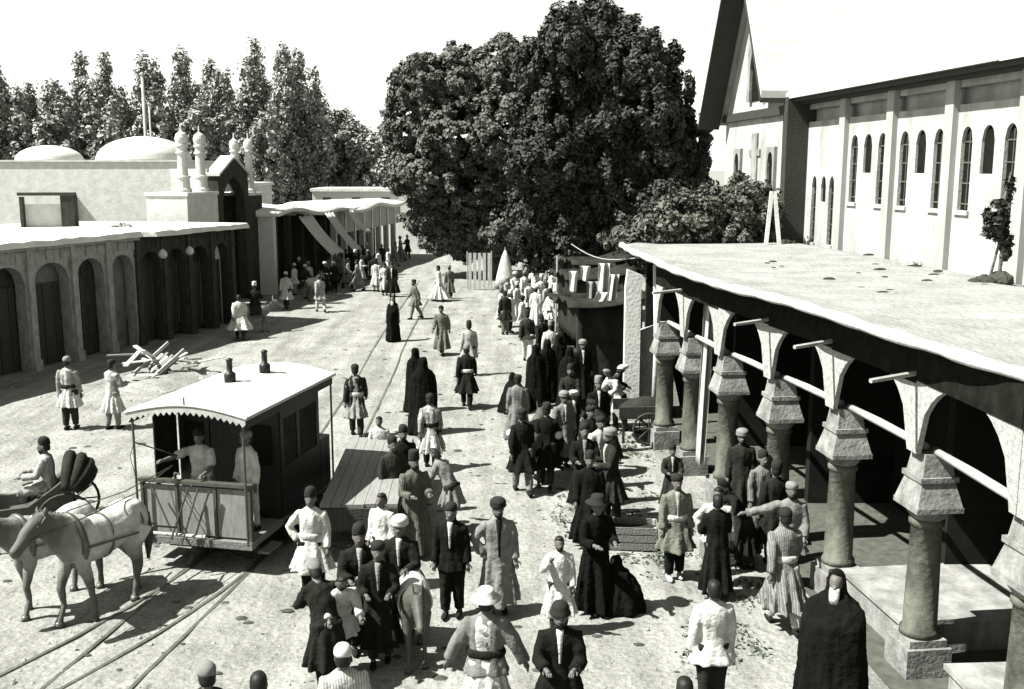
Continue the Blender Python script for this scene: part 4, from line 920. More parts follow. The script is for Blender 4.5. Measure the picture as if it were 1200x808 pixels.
def crate(u, v, rz, w, d, h, label):
    t = tag(empty('crate', G(u, v), rz), label, 'crate')
    for s in (-1, 1):
        for k in range(3): MB().box(-w/2, w/2, s*d/2-.012, s*d/2+.012, .02+k*h/3, .02+(k+1)*h/3-.02).build('slat', M_wood, t)
        for k in range(3): MB().box(s*w/2-.012, s*w/2+.012, -d/2+.015, d/2-.015, .02+k*h/3, .02+(k+1)*h/3-.02).build('slat', M_wood, t)
        for s2 in (-1, 1): MB().box(s*(w/2-.04)-.02, s*(w/2-.04)+.02, s2*(d/2-.036)-.02, s2*(d/2-.036)+.02, 0, h).build('corner_post', M_plaster, t)
    MB().box(-w/2+.02, w/2-.02, -d/2+.02, d/2-.02, h-.16, h-.1).build('contents', M_dkcanvas, t)
crate(742, 640, R(-5), .8, .5, .42, 'low slatted crate on the ground by the black-robed figures')
crate(850, 655, R(12), .75, .45, .36, 'dark slatted crate near the arcade columns')
# ------------------------------------------------------------------ people
SKIN = mat('skin', .075, rough=.6, var=.15, scale=8, spec=.3, tintc=(1.05, 1.0, .92))
HAIRM = mat('hair', .006, rough=.6, var=.4, scale=20)
HATD = mat('felt_dark', .008, rough=.9, var=.3, scale=12); HATL = mat('felt_pale', .34, rough=.9, var=.15, scale=12); HATM = mat('felt_grey', .12, rough=.9, var=.25, scale=12)
STRAW = mat('straw', .34, rough=.85, var=.2, scale=30)
def arm(s, a):
    f, o, b, o2 = [R(q) for q in a]
    sh = Vector((s*.178, 0, 1.375)); d1 = Vector((s*math.sin(o), math.sin(f)*math.cos(o), -math.cos(f)*math.cos(o)))
    el = sh+d1*.285; d2 = Vector((s*math.sin(o2), math.sin(f+b)*math.cos(o2), -math.cos(f+b)*math.cos(o2))); wr = el+d2*.25
    return sh, el, wr, d2
def leg(s, th, kb):
    hp = Vector((s*.095, 0, .90)); th, kb = R(th), R(kb)
    kn = hp+Vector((0, math.sin(th), -math.cos(th)))*.42; an = kn+Vector((0, math.sin(th-kb), -math.cos(th-kb)))*.40
    return hp, kn, an
POSES = {  # arms (forward, out, bend, out of forearm) right then left ; legs (thigh, knee) ; lean ; head turn
 'stand': dict(arms=((4, 8, 12, 4), (-2, 9, 14, 5)), legs=((3, 2), (-3, 2)), lean=1),
 'walk': dict(arms=((22, 8, 20, 4), (-22, 8, 16, 4)), legs=((-18, 10), (22, 12)), lean=4),
 'akimbo': dict(arms=((-12, 38, 30, -35), (0, 10, 18, 5)), legs=((2, 1), (-4, 3)), lean=0),
 'akimbo2': dict(arms=((-10, 34, 35, -38), (-10, 34, 35, -38)), legs=((4, 2), (-3, 2)), lean=0),
 'carry': dict(arms=((18, 10, 75, -18), (18, 10, 75, -18)), legs=((6, 4), (-5, 4)), lean=3),
 'reach': dict(arms=((75, 35, 15, 20), (18, 8, 60, -10)), legs=((4, 2), (-4, 2)), lean=4),
 'point': dict(arms=((15, 70, 10, 80), (10, 10, 30, -10)), legs=((6, 4), (-4, 2)), lean=2),
 'drink': dict(arms=((55, 25, 95, -25), (0, 8, 15, 2)), legs=((3, 2), (-3, 2)), lean=-2),
 'bend': dict(arms=((45, 8, 25, 0), (38, 8, 30, 0)), legs=((10, 14), (-4, 8)), lean=32),
 'sit': dict(arms=((30, 10, 55, -10), (30, 10, 55, -10)), legs=((82, 78), (80, 76)), lean=4),
 'out': dict(arms=((0, 32, 10, 24), (0, 32, 10, 24)), legs=((4, 2), (-4, 2)), lean=2),
}
CACHE = {}
def bend_y(p, lean): 
    if p.z > .90:
        h = p.z-.90; return Vector((p.x, p.y+math.sin(R(lean))*h, .90+math.cos(R(lean))*h))
    return p
def figure(pose):
    if ('fig', pose) in CACHE: return CACHE['fig', pose]
    P = POSES[pose]; ln = P['lean']; B = lambda p: bend_y(Vector(p), ln)
    arms = [arm(1, P['arms'][0]), arm(-1, P['arms'][1])]; arms = [tuple(B(q) for q in a[:3])+(a[3],) for a in arms]
    legs = [leg(1, *P['legs'][0]), leg(-1, *P['legs'][1])]
    dz = .085-min(l[2].z for l in legs)
    if pose == 'sit': dz = 0.
    up = Vector((0, 0, dz))
    mb = MB()
    def el(z, rx, ry, y=0., n=12): return [B((rx*math.cos(t), y+ry*math.sin(t), z)) for t in [2*math.pi*i/n for i in range(n)]]
    mb.loft([el(.82, .09, .08), el(.88, .155, .11), el(.98, .16, .115), el(1.08, .14, .10), el(1.2, .155, .108), el(1.33, .175, .112), el(1.39, .16, .09), el(1.43, .11, .07), el(1.465, .06, .055)])
    mb.tube([B((0, -.01, 1.42)), B((0, .005, 1.50)), B((0, .01, 1.56))], [.068, .056, .055], 10)
    # head
    hd = lambda z, rx, ry, y: el(z, rx, ry, y, 14)
    mb.loft([hd(1.500, .030, .035, .045), hd(1.515, .050, .060, .035), hd(1.545, .064, .085, .022), hd(1.59, .073, .097, .012), hd(1.63, .077, .100, .005), hd(1.67, .074, .096, 0), hd(1.705, .055, .072, -.005), hd(1.722, .022, .03, -.005)])
    mb.loft([[B(q) for q in ((-.012, .10, 1.622), (.012, .10, 1.622), (.012, .07, 1.622), (-.012, .07, 1.622))], [B(q) for q in ((-.02, .127, 1.580), (.02, .127, 1.580), (.02, .07, 1.575), (-.02, .07, 1.575))]])
    for s in (-1, 1): mb.ell(B((s*.078, -.005, 1.602)), (.014, .022, .034), 8, 5)
    hands = []
    for (sh, eb, wr, d2) in arms:
        mb.tube([B((sh.x*.5, 0, 1.37)), sh, sh.lerp(eb, .5), eb, eb.lerp(wr, .35), wr, wr+d2*.075, wr+d2*.095], [.05, .058, .048, .042, .043, .030, .036, .022], 9, flat=1.0)
    for (hp, kn, an) in legs:
        mb.tube([hp+up+Vector((0, 0, .04)), hp.lerp(kn, .5)+up, kn+up, kn.lerp(an, .35)+up, an+up], [.095, .080, .056, .056, .038], 9)
        mb.tube([an+up+Vector((0, -.05, -.045)), an+up+Vector((0, .05, -.045)), an+up+Vector((0, .16, -.062))], [.038, .042, .026], 8, flat=.8)
    me = remesh(mb, .017, 2, 'body')
    # five fingers on each hand
    fm = MB()
    for si, (sh, eb, wr, d2) in zip((1, -1), arms):
        side = d2.cross(Vector((0, 0, 1)) if abs(d2.z) < .9 else Vector((0, 1, 0))).normalized(); nrm = side.cross(d2).normalized()
        for k, (o, l) in enumerate(((-.024, .066), (-.008, .078), (.009, .072), (.024, .056))):
            b = wr+d2*.07+side*o; fm.tube([b, b+d2*l*.5-nrm*.006, b+d2*l*.85-nrm*.026], [.0088, .0082, .006], 5)
        b = wr+d2*.03+side*.03*si; fm.tube([b, b+side*.022*si+d2*.02, b+side*.026*si+d2*.055-nrm*.012], [.0105, .010, .007], 5)
    import bmesh
    bm = bmesh.new(); bm.from_mesh(me); tmp = fm.mesh('f', True); bm.from_mesh(tmp); bm.to_mesh(me); bm.free(); bpy.data.meshes.remove(tmp)
    me.polygons.foreach_set('use_smooth', [True]*len(me.polygons))
    CACHE['fig', pose] = (me, arms, legs, up, ln); return CACHE['fig', pose]
def garment(pose, hem, flare, folds, sleeve, loose, seed=0):
    key = ('g', pose, hem, flare, folds, sleeve, loose)
    if key in CACHE: return CACHE[key]
    me, arms, legs, up, ln = figure(pose); B = lambda p: bend_y(Vector(p), ln)
    mb = MB(); n = 40; L = loose
    prof = [(1.495, .058, .055), (1.475, .082, .066), (1.448, .125, .085), (1.415, .165*L, .105), (1.35, .192*L, .124), (1.25, .195*L, .13), (1.10, .168*L, .118), (1.02, .175*L, .122), (.93, .19*L, .135)]
    st = max(abs(l[2].y) for l in legs)
    if pose == 'sit':
        prof = prof[:-1]+[(.88, .2*L, .16)]
    else:
        k = 5
        for i in range(1, k+1):
            f = i/k; z = .93+(hem-.93)*f
            if z >= .93: break
            prof.append((z, .19*L+flare*f, .135+flare*.8*f+st*.75*(.93-z)/.85))
    rings = []
    for (z, rx, ry) in prof:
        a = max(0, (1.05-z))/.9*.26+.014
        rings.append([B((rx*(1+a*math.sin(folds*t+1.3*math.sin(2*t)+seed))*math.cos(t), ry*(1+a*math.sin(folds*t+1.3*math.sin(2*t)+seed))*math.sin(t), z+.012*math.sin(3*t) if z < .9 else z)) for t in [2*math.pi*i/n for i in range(n)]])
    mb.loft([list(reversed(r)) for r in reversed(rings)][::-1] if False else rings[::-1])
    for (sh, eb, wr, d2) in arms:
        e = eb.lerp(wr, sleeve) if sleeve > 0 else sh.lerp(eb, .9)
        pts = [B((sh.x*.5, 0, 1.36)), sh, sh.lerp(eb, .5), eb, eb.lerp(e, .5), e] if sleeve > 0 else [B((sh.x*.5, 0, 1.36)), sh, sh.lerp(eb, .5), e]
        mb.tube(pts, [.06, .074*L, .077*L, .070*L, .066*L, .064*L][:len(pts)], 12)
    if pose == 'sit':
        for (hp, kn, an) in legs: mb.tube([hp+Vector((0, .0, -.02)), hp.lerp(kn, .5), kn], [.125, .115, .10], 10)
        CACHE[key] = None
    m2 = wrinkle(remesh(mb, .02, 2, 'garment')); CACHE[key] = m2; return m2
def trousers(pose, wide=1.0):
    key = ('t', pose, wide)
    if key in CACHE: return CACHE[key]
    me, arms, legs, up, ln = figure(pose); mb = MB()
    for (hp, kn, an) in legs: mb.tube([hp+up+Vector((0, 0, .06)), hp.lerp(kn, .5)+up, kn+up, kn.lerp(an, .55)+up, an+up+Vector((0, 0, .02))], [.118*wide, .108*wide, .088*wide, .080*wide, .068*wide], 12)
    mb.ell(Vector((0, 0, .92))+up, (.175, .125, .12), 12, 7)
    m2 = wrinkle(remesh(mb, .02, 2, 'trousers')); CACHE[key] = m2; return m2
def simple(key, fn):
    if key not in CACHE: CACHE[key] = fn()
    return CACHE[key]
def shoe(pose, i):
    me, arms, legs, up, ln = figure(pose); an = legs[i][2]+up
    return simple(('s', pose, i), lambda: MB().loft([[(an.x+rx*math.cos(t), an.y+y, max(.004, an.z-.05+rz*math.sin(t))) for t in [2*math.pi*k/10 for k in range(10)]] for y, rx, rz in ((-.075, .02, .02), (-.06, .04, .05), (.0, .043, .055), (.08, .048, .04), (.15, .04, .028), (.19, .012, .012))]).mesh('shoe', True))
NP = 0
HATS = {
 'lowcap': lambda: MB().lathe([(.089, 1.64), (.097, 1.665), (.098, 1.70), (.085, 1.735), (.04, 1.75), (.01, 1.752)], (0, -.006, 0), 18),
 'cap2': lambda: MB().lathe([(.087, 1.645), (.092, 1.67), (.09, 1.715), (.08, 1.755), (.05, 1.782), (.01, 1.79)], (.006, -.012, 0), 18),
 'cap': lambda: MB().lathe([(.087, 1.645), (.091, 1.67), (.086, 1.73), (.072, 1.775), (.045, 1.797), (.01, 1.805)], (0, -.003, 0), 18),
 'skullcap': lambda: MB().lathe([(.09, 1.64), (.094, 1.67), (.088, 1.71), (.066, 1.742), (.03, 1.757), (.005, 1.76)], (0, -.003, 0), 18),
 'fez': lambda: MB().lathe([(.09, 1.65), (.094, 1.66), (.086, 1.80), (.08, 1.815), (.02, 1.82)], (0, -.003, 0), 18),
 'turban': lambda: MB().lathe([(.09, 1.635), (.115, 1.65), (.122, 1.675), (.112, 1.695), (.120, 1.715), (.108, 1.745), (.075, 1.772), (.03, 1.785)], (0, -.003, 0), 20),
 'straw': lambda: MB().lathe([(.086, 1.665), (.17, 1.655), (.175, 1.663), (.10, 1.68), (.095, 1.75), (.08, 1.775), (.02, 1.78)], (0, -.003, 0), 22),
 'helmet': lambda: MB().lathe([(.09, 1.65), (.118, 1.64), (.121, 1.652), (.102, 1.67), (.098, 1.72), (.075, 1.765), (.03, 1.785)], (0, -.003, 0), 20),
}
def hat_mesh(kind, lean):
    def f():
        m = HATS[kind](); m.v = [tuple(bend_y(Vector((x*(1 if kind in ('straw',) else 1), y*1.12, z)), lean)) for x, y, z in m.v]; return m.mesh(kind, True)
    return simple(('hat', kind, lean), f)
def hair_mesh(lean, long=False):
    def f():
        m = MB(); rings = []
        for z, rx, ry, y in ((1.50 if long else 1.54, .066, .05, -.045), (1.56, .080, .072, -.03), (1.60, .083, .086, -.022), (1.65, .084, .099, -.008), (1.69, .076, .094, -.004), (1.72, .054, .07, -.005), (1.735, .02, .03, -.005)):
            rings.append([bend_y(Vector((rx*math.cos(t), y+ry*math.sin(t)*(1 if math.sin(t) < 0 else (.35 if z < 1.66 else 1)), z)), lean) for t in [2*math.pi*i/18 for i in range(18)]])
        return m.loft(rings).mesh('hair', True)
    return simple(('hair', lean, long), f)
def beard_mesh(lean):
    def f():
        m = MB()
        rg = []
        for z, rx, y0, y1 in ((1.475, .022, .05, .085), (1.50, .045, .03, .102), (1.53, .066, .02, .108), (1.556, .072, .02, .112)):
            rg.append([bend_y(Vector((rx*math.cos(t), y0+(y1-y0)*max(0, math.sin(t)), z)), lean) for t in [math.pi*i/12 for i in range(13)]]+[bend_y(Vector((rx*.9*math.cos(t), y0-.01, z)), lean) for t in [math.pi*i/12 for i in range(12, -1, -1)]])
        return m.loft(rg).mesh('beard', True)
    return simple(('beard', lean), f)
def panel_mesh(lean, z0, w, loose):
    """strip of shirt seen in the open front of a coat"""
    def f():
        m = MB(); rg = []
        for z, ry in ((z0, .148 if z0 < 1.0 else .131), (1.105, .131), (1.25, .140), (1.36, .137), (1.44, .112), (1.475, .085)):
            if z < z0: continue
            k = w*(.55+.75*max(0, min(1, (z-z0)/(1.44-z0))))
            a = [bend_y(Vector((k*math.sin(q), ry*math.cos(q*.7)+.006, z)), lean) for q in [-1, -.6, -.2, .2, .6, 1]]
            rg.append(a+[p+Vector((0, -.03, 0)) for p in reversed(a)])
        return m.loft(rg).mesh('shirt_front', True)
    return simple(('panel', lean, z0, w), f)
def sash_mesh(lean, loose, w=.05):
    def f():
        m = MB(); rg = []
        for k, z in enumerate((1.045-w, 1.045-w*.4, 1.045+w*.4, 1.045+w)):
            e = .012 if k in (1, 2) else .0
            rg.append([bend_y(Vector(((.178*loose+e+.004*math.sin(9*t+k))*math.cos(t), (.127+e+.004*math.sin(7*t))*math.sin(t), z)), lean) for t in [2*math.pi*i/28 for i in range(28)]])
        return m.loft(rg).mesh('sash', True)
    return simple(('sash', lean, loose, w), f)
def person(uv, face, label, pose='stand', hem=.5, flare=.1, coat=.1, sl=.95, tr=.05, hat=None, hatm=None, sash=None, shirt=None, beard=False, shoes=.03, loose=1.0, folds=9, h=1.72, loc=None, z=0., group=None, hair=True, wide=1.0, long=False, over=None, pz=1.10, stripe=False):
    """face: heading in degrees, 0 = away from the camera, 180 = toward it, 90 = to the left"""
    global NP
    NP += 1
    p = loc if loc is not None else G(*uv)
    t = tag(empty('person', (p[0], p[1], p[2]+z if loc is not None else z), R(face)), label, 'person', group)
    s = h/1.72; t.scale = (s, s, s)
    me, arms, legs, up, ln = figure(pose)
    b = link('body', me, SKIN, t)
    if hem < .30: pass
    else: link('trousers', trousers(pose, wide), grey(tr), t)
    g_ = garment(pose, hem, flare, folds, sl, loose); link('coat' if hem > .3 else 'robe', g_, striped(coat, coat*.55) if stripe else grey(coat), t)
    for i in (0, 1): link('shoe', shoe(pose, i), grey(shoes), t)
    if sash is not None: link('sash', sash_mesh(ln, loose), grey(sash), t)
    if shirt is not None: link('shirt_front', panel_mesh(ln, pz, .038, loose), grey(shirt), t)
    if hair: link('hair', hair_mesh(ln, long), HAIRM, t)
    if beard or NP % 3 == 0: link('beard', beard_mesh(ln), HAIRM, t)
    if hat == 'cap': hat = ('cap', 'skullcap', 'lowcap', 'cap2')[NP % 4]
    if hat: link('hat', hat_mesh(hat, ln), hatm or (HATD, HATD, HATM, HATD, HATD)[NP % 5], t)
    if 110 < face < 250:
        for sx in (-1, 1):
            link('eye', simple(('eye', ln, sx), lambda: MB().ell(bend_y(Vector((sx*.030, .097, 1.615)), ln), (.012, .008, .008), 8, 5).mesh('eye', True)), M_iron, t)
    if over is not None:   # second, longer skirt or apron below the coat
        link('skirt', garment(pose, over[0], over[1], 13, 0.0, .93), grey(over[2]), t)
    return t
def chador(uv, face, label, g=.012, h=1.66, group=None, wide=1.0, stride=0., white=None, loc=None):
    p = loc if loc is not None else G(*uv); t = tag(empty('person', p, R(face)), label, 'person', group); s = h/1.72; t.scale = (s, s, s)
    me = figure('stand')[0]; link('body', me, SKIN, t)
    def f():
        m = MB(); rg = []; n = 40
        for z, rx, ry, y in ((.02, .34*wide, .30, -.02), (.25, .31*wide, .27, -.01), (.6, .285*wide, .24, .02), (.95, .28*wide, .24, .05), (1.15, .27*wide, .23, .06), (1.32, .25*wide, .18, .02), (1.43, .20, .14, -.01), (1.48, .125, .125, -.01), (1.55, .108, .125, -.012), (1.63, .105, .126, -.012), (1.70, .092, .115, -.015), (1.745, .06, .075, -.015), (1.76, .015, .02, -.015)):
            a = max(0, (1.2-z))/1.2*.085
            rg.append([((rx*(1+a*math.sin(8*q+2*math.sin(q))))*math.cos(q), y+(ry*(1+a*math.sin(8*q+2*math.sin(q))))*math.sin(q)*(1 if z < 1.47 or math.sin(q) < .55 else .62), z) for q in [2*math.pi*i/n for i in range(n)]])
        m.loft(rg); r = wrinkle(remesh(m, .02, 2, 'cloak'), .02); return r
    link('cloak', simple(('chador', wide), f), grey(g), t)
    if white is not None: link('face_veil', simple(('veil',), lambda: MB().loft([[(.06*math.cos(q)*k, .098+.03*math.sin(q)+yy, z) for q in [math.pi*i/8 for i in range(9)]]+[(.06*math.cos(q)*k, .09+yy, z) for q in [math.pi*i/8 for i in range(8, -1, -1)]] for z, k, yy in ((1.40, .8, .03), (1.46, 1.0, .012), (1.53, 1.0, .004), (1.575, .9, -.004))]).mesh('veil', True)), grey(white), t)
    return t
def squat(uv, face, label, g=.012, sc=1.0, loc=None):
    p = loc if loc is not None else G(*uv); t = tag(empty('person', p, R(face)), label, 'person'); t.scale = (sc, sc, sc)
    m = MB(); rg = []; n = 32
    for z, rx, ry, y in ((.0, .42, .44, .0), (.15, .40, .42, .0), (.35, .34, .36, .0), (.52, .27, .27, .02), (.68, .19, .17, .06), (.75, .10, .10, .09), (.80, .095, .105, .1), (.88, .09, .1, .1), (.95, .05, .06, .1), (.965, .01, .02, .1)):
        a = max(0, .7-z)*.14; rg.append([(rx*(1+a*math.sin(7*q+math.sin(2*q)))*math.cos(q), y+ry*(1+a*math.sin(7*q+math.sin(2*q)))*math.sin(q), z) for q in [2*math.pi*i/n for i in range(n)]])
    m.loft(rg); link('cloak', wrinkle(remesh(m, .022, 2, 'cloak'), .022), grey(g), t)
    hm = MB(); hm.ell((0, .15, .85), (.062, .07, .085), 12, 8); hm.ell((0, .222, .84), (.012, .014, .02), 6, 4); link('body', remesh(hm, .014, 1, 'body'), SKIN, t)
def crowd(u, v, tones, where, group):
    c = random.choice(tones); hm = random.choice((.15, .35, .5, .62)); ht = random.choice(('cap', 'turban', 'skullcap', 'fez')); hk = random.choice((0, 1, 2)); ps = random.choice(('stand', 'walk', 'carry'))
    lb = {.03: 'black', .05: 'dark', .12: 'grey', .2: 'light grey', .3: 'off-white', .36: 'white', .4: 'bright white'}[c]+' '+{.15: 'long robe', .35: 'calf-length coat', .5: 'knee-length coat', .62: 'short coat'}[hm]+' and '+('black', 'grey', 'white')[hk]+' '+{'cap': 'felt cap', 'turban': 'turban', 'skullcap': 'skullcap', 'fez': 'tall hat'}[ht]
    person((u, v), random.uniform(0, 360), 'person in '+lb+' '+where, ps, hem=hm, flare=.12, coat=c, tr=random.choice((.03, .2)), hat=ht, hatm=(HATD, HATM, HATL)[hk], h=random.uniform(1.6, 1.78), group=group)
# ---- on the tram and the carriage
p = on_tram(-.10, .42, .55); person(None, 172, 'tram driver in pale vest stretching one arm out with a whip', 'reach', hem=.84, flare=.02, coat=.30, sl=0, tr=.12, loc=p, hat='cap')
p = on_tram(.66, .55, .55); person(None, 140, 'conductor in white shirt standing at the tram platform edge', 'stand', hem=.84, flare=.03, coat=.36, sl=.9, tr=.25, loc=p, hat='cap', h=1.68)
w = tag(empty('whip', on_tram(-.62, -.12, 2.0)), 'thin whip held out from the tram platform', 'whip'); MB().tube([(.32, .2, -.12), (-.3, -.05, .18)], .012, 5).build('stock', M_timber, w); MB().tube([(-.3, -.05, .18), (-.36, -.1, -.05), (-.27, -.12, -.42)], .006, 4).build('lash', M_timber, w)
def on_car(x, y, z): return Matrix.Translation(CAR.location) @ Matrix.Rotation(CAR.rotation_euler.z, 4, 'Z') @ Vector((x, y, z))
person(None, 100, 'passenger in pale jacket seated in the open carriage', 'sit', hem=.84, coat=.22, tr=.12, loc=on_car(.42, -.1, .09), hat='cap', sl=.95)
person(None, 105, 'coachman in white on the box seat of the open carriage', 'sit', hem=.84, coat=.30, tr=.10, loc=on_car(-.62, .0, .23), hat='helmet')
# ---- foreground, cut by the bottom of the picture
person((252, 968), 25, 'person in grey cap standing alone near the turnout rails', 'stand', hem=.5, coat=.05, hat='cap', hatm=HATM, h=1.72)
person((311, 980), 10, 'dark-haired bareheaded person in dark clothes in front of the tram', 'stand', hem=.5, coat=.04)
person((407, 940), 15, 'person in round white skullcap and white striped shirt', 'stand', stripe=True, hem=.55, coat=.36, hat='skullcap', hatm=HATL, loose=1.1)
person((570, 864), -4, 'person in straw hat seen from behind, hands on hips, pale skirt', 'out', hem=.80, flare=.05, coat=.11, tr=.30, hat='straw', hatm=STRAW, sash=.03, loose=1.18, over=(.12, .2, .33), h=1.76)
person((655, 878), 178, 'bearded man in dark overcoat, white shirt front and domed cap', 'carry', hem=.36, flare=.13, coat=.02, hat='helmet', beard=True, shirt=.36, loose=1.15, tr=.02, h=1.74)
person((832, 838), 5, 'bareheaded person in loose white shirt seen from behind near the arcade', 'stand', hem=.72, flare=.08, coat=.36, tr=.04, loose=1.12, h=1.70)
person((797, 985), 0, 'dark-haired head rising beside the white-shirted person near the arcade', 'stand', hem=.5, coat=.04, h=1.7)
chador((972, 835), 150, 'woman in wide black cloak with pale face veil beside the arcade', wide=1.35, h=1.78, white=.3)
# ---- middle group
person((655, 742), 185, 'young person in white shirt raising a hand to the mouth', 'drink', hem=.35, flare=.1, coat=.36, tr=.06, h=1.42)
person((697, 716), 200, 'tall figure in black robe with broad dark hat', 'carry', hem=.06, flare=.08, coat=.012, hat='straw', hatm=HATD, loose=1.05, h=1.76, sl=.8)
squat((727, 712), 120, 'black-robed person crouching on the ground beside the tall black figure', sc=.88)
person((530, 722), 172, 'man in dark jacket and trousers with white shirt front, standing', 'stand', hem=.74, flare=.05, coat=.018, tr=.025, shirt=.33, hat='skullcap', h=1.72)
person((584, 720), 188, 'turbaned man in open pale coat over a dark striped robe', 'akimbo', hem=.20, flare=.08, coat=.13, tr=.02, hat='turban', shirt=.02, pz=.93, loose=1.08, h=1.74, beard=True)
person((424, 762), 192, 'dark-coated man with pale striped sash in the central group', 'carry', hem=.35, flare=.14, coat=.03, tr=.02, shirt=.2, sash=.2, loose=1.15, h=1.76, hat='cap')
person((472, 748), 172, 'man in round white turban and dark coat beside the loaded donkey', 'carry', hem=.45, flare=.12, coat=.03, shirt=.30, hat='turban', hatm=HATL, tr=.3, h=1.76)
person((398, 790), 200, 'stooping person in white sleeves next to the dark-coated man', 'bend', hem=.6, coat=.30, tr=.03, h=1.6)
animal('loaded_donkey', 'donkey', G(486, 770), R(-80), 'dark donkey with white saddle cloth amid the central group', M_darkhide, M_darkhide, .3, .25, blanket=grey(.33))
person((450, 690), 150, 'person in plain white shirt behind the white turban', 'stand', hem=.6, coat=.36, tr=.05, h=1.55)
person((368, 703), 178, 'person in white knee-length tunic and dark trousers, hand on hip', 'akimbo', hem=.50, flare=.14, coat=.36, tr=.02, hat='cap', sash=.30, h=1.72, shoes=.3, folds=11)
person((486, 650), 205, 'man in long grey striped coat reaching forward, by the flat wagon', 'carry', stripe=True, hem=.10, flare=.1, coat=.085, hat='fez', h=1.76, loose=1.05)
person((530, 622), 60, 'stooping person with a grey bundle on the back', 'bend', hem=.55, coat=.14, tr=.05, h=1.6)
person((462, 620), 200, 'person in dark greenish robe standing close to the flat wagon', 'stand', hem=.12, flare=.08, coat=.06, hat='cap', h=1.7)
person((474, 602), 190, 'bearded man in black robe behind the flat wagon group', 'stand', hem=.1, flare=.08, coat=.02, hat='cap', beard=True, h=1.68)
person((505, 550), 5, 'person in pale waistcoat and white skirt walking away', 'walk', hem=.52, flare=.12, coat=.16, sl=.9, tr=.03, hat='cap', over=(.45, .15, .34), sash=.03, h=1.66)
person((446, 568), 175, 'boy in white shirt and dark trousers near the flat wagon', 'stand', hem=.75, coat=.34, tr=.02, h=1.45)
chador((497, 508), 10, 'tall black-cloaked figure in the middle of the street', wide=1.12, h=1.9)
chador((488, 482), 0, 'second black-cloaked figure right behind the tall one', wide=1.0, h=1.72)
person((547, 478), 0, 'man in dark belted coat with white sash walking away', 'walk', hem=.45, flare=.13, coat=.025, tr=.02, sash=.36, hat='cap', h=1.72, sl=.95)
person((550, 440), 5, 'person in pale jacket ahead of the man with the white sash', 'stand', hem=.6, coat=.22, tr=.06, h=1.7, hat='cap')
person((518, 416), 170, 'person in long grey coat walking up the street', 'walk', hem=.22, flare=.08, coat=.085, hat='cap', h=1.74)
chador((461, 400), 175, 'narrow black-cloaked woman with white veil standing alone', white=.36, h=1.7, wide=.85)
person((487, 374), 110, 'person in grey coat striding with legs apart, alone in the far street', 'walk', hem=.6, coat=.08, tr=.12, hat='cap', h=1.72)
person((515, 353), 70, 'person in long white robe leaning forward in the far street', 'walk', hem=.12, flare=.2, coat=.4, h=1.72, hat='cap')
person((527, 350), 20, 'grey-clad person just beside the white robe in the far street', 'stand', hem=.3, coat=.10, h=1.65, hat='cap')
person((418, 512), 8, 'person in dark jacket and grey pleated skirt walking by the rails', 'walk', hem=.8, flare=.02, coat=.04, tr=.05, hat='cap', over=(.5, .1, .16), sash=.33, h=1.78)
person((84, 503), 0, 'man in pale jacket, white kilt and dark leggings by the shop row', 'stand', hem=.82, flare=.02, coat=.17, tr=.05, hat='skullcap', hatm=HATM, sash=.05, over=(.55, .12, .36), h=1.84)
person((134, 503), -30, 'man in pale jacket and white kilt carrying a dark coat', 'carry', hem=.82, flare=.02, coat=.18, tr=.16, hat='skullcap', hatm=HATD, over=(.45, .12, .34), h=1.76)
# ---- far left
person((282, 398), 20, 'person in white cloak walking beside a donkey', 'walk', hem=.4, flare=.22, coat=.34, tr=.05, h=1.72, loose=1.25)
animal('donkey', 'donkey', G(300, 390), R(20), 'dark donkey led past the pinnacled gate', M_donkey, M_darkhide, .6, .1, blanket=grey(.05))
person((296, 388), 0, 'dark-clad rider seated on the donkey by the pinnacled gate', 'sit', hem=.84, coat=.03, tr=.04, loc=G(300, 390), z=.25, hat='fez', hatm=HATL)
person((336, 362), 0, 'person in white with white cap at the edge of the bazaar shade', 'walk', hem=.45, flare=.12, coat=.3, tr=.05, hat='skullcap', hatm=HATL)
person((376, 366), 30, 'person in white trousers leading the white donkey by the awnings', 'walk', hem=.6, flare=.1, coat=.2, tr=.34)
animal('donkey', 'donkey', G(368, 352), R(70), 'pale loaded donkey below the wide awning', M_greyhorse, M_darkhide, .6, .1, blanket=grey(.3))
person((460, 348), 175, 'man in dark open coat with white front at the crowd edge', 'stand', hem=.2, flare=.16, coat=.02, shirt=.36, hat='cap', loose=1.2, pz=.93)
person((451, 346), 178, 'man in white beside the dark open coat', 'stand', hem=.3, flare=.05, coat=.34, hat='cap', h=1.66)
k = 0
for (u, v) in ((362, 344), (352, 338), (386, 336), (392, 342), (402, 333), (408, 338), (416, 330), (424, 334), (432, 328), (438, 336), (444, 326), (455, 322), (463, 312), (470, 306), (478, 303), (398, 328), (426, 322), (448, 316), (358, 350), (381, 344), (413, 322), (420, 341), (430, 318), (441, 342), (406, 326), (346, 346)):
    crowd(u, v, (.03, .05, .12, .3, .36), 'by the bazaar awnings', 'crowd before the bazaar awnings')
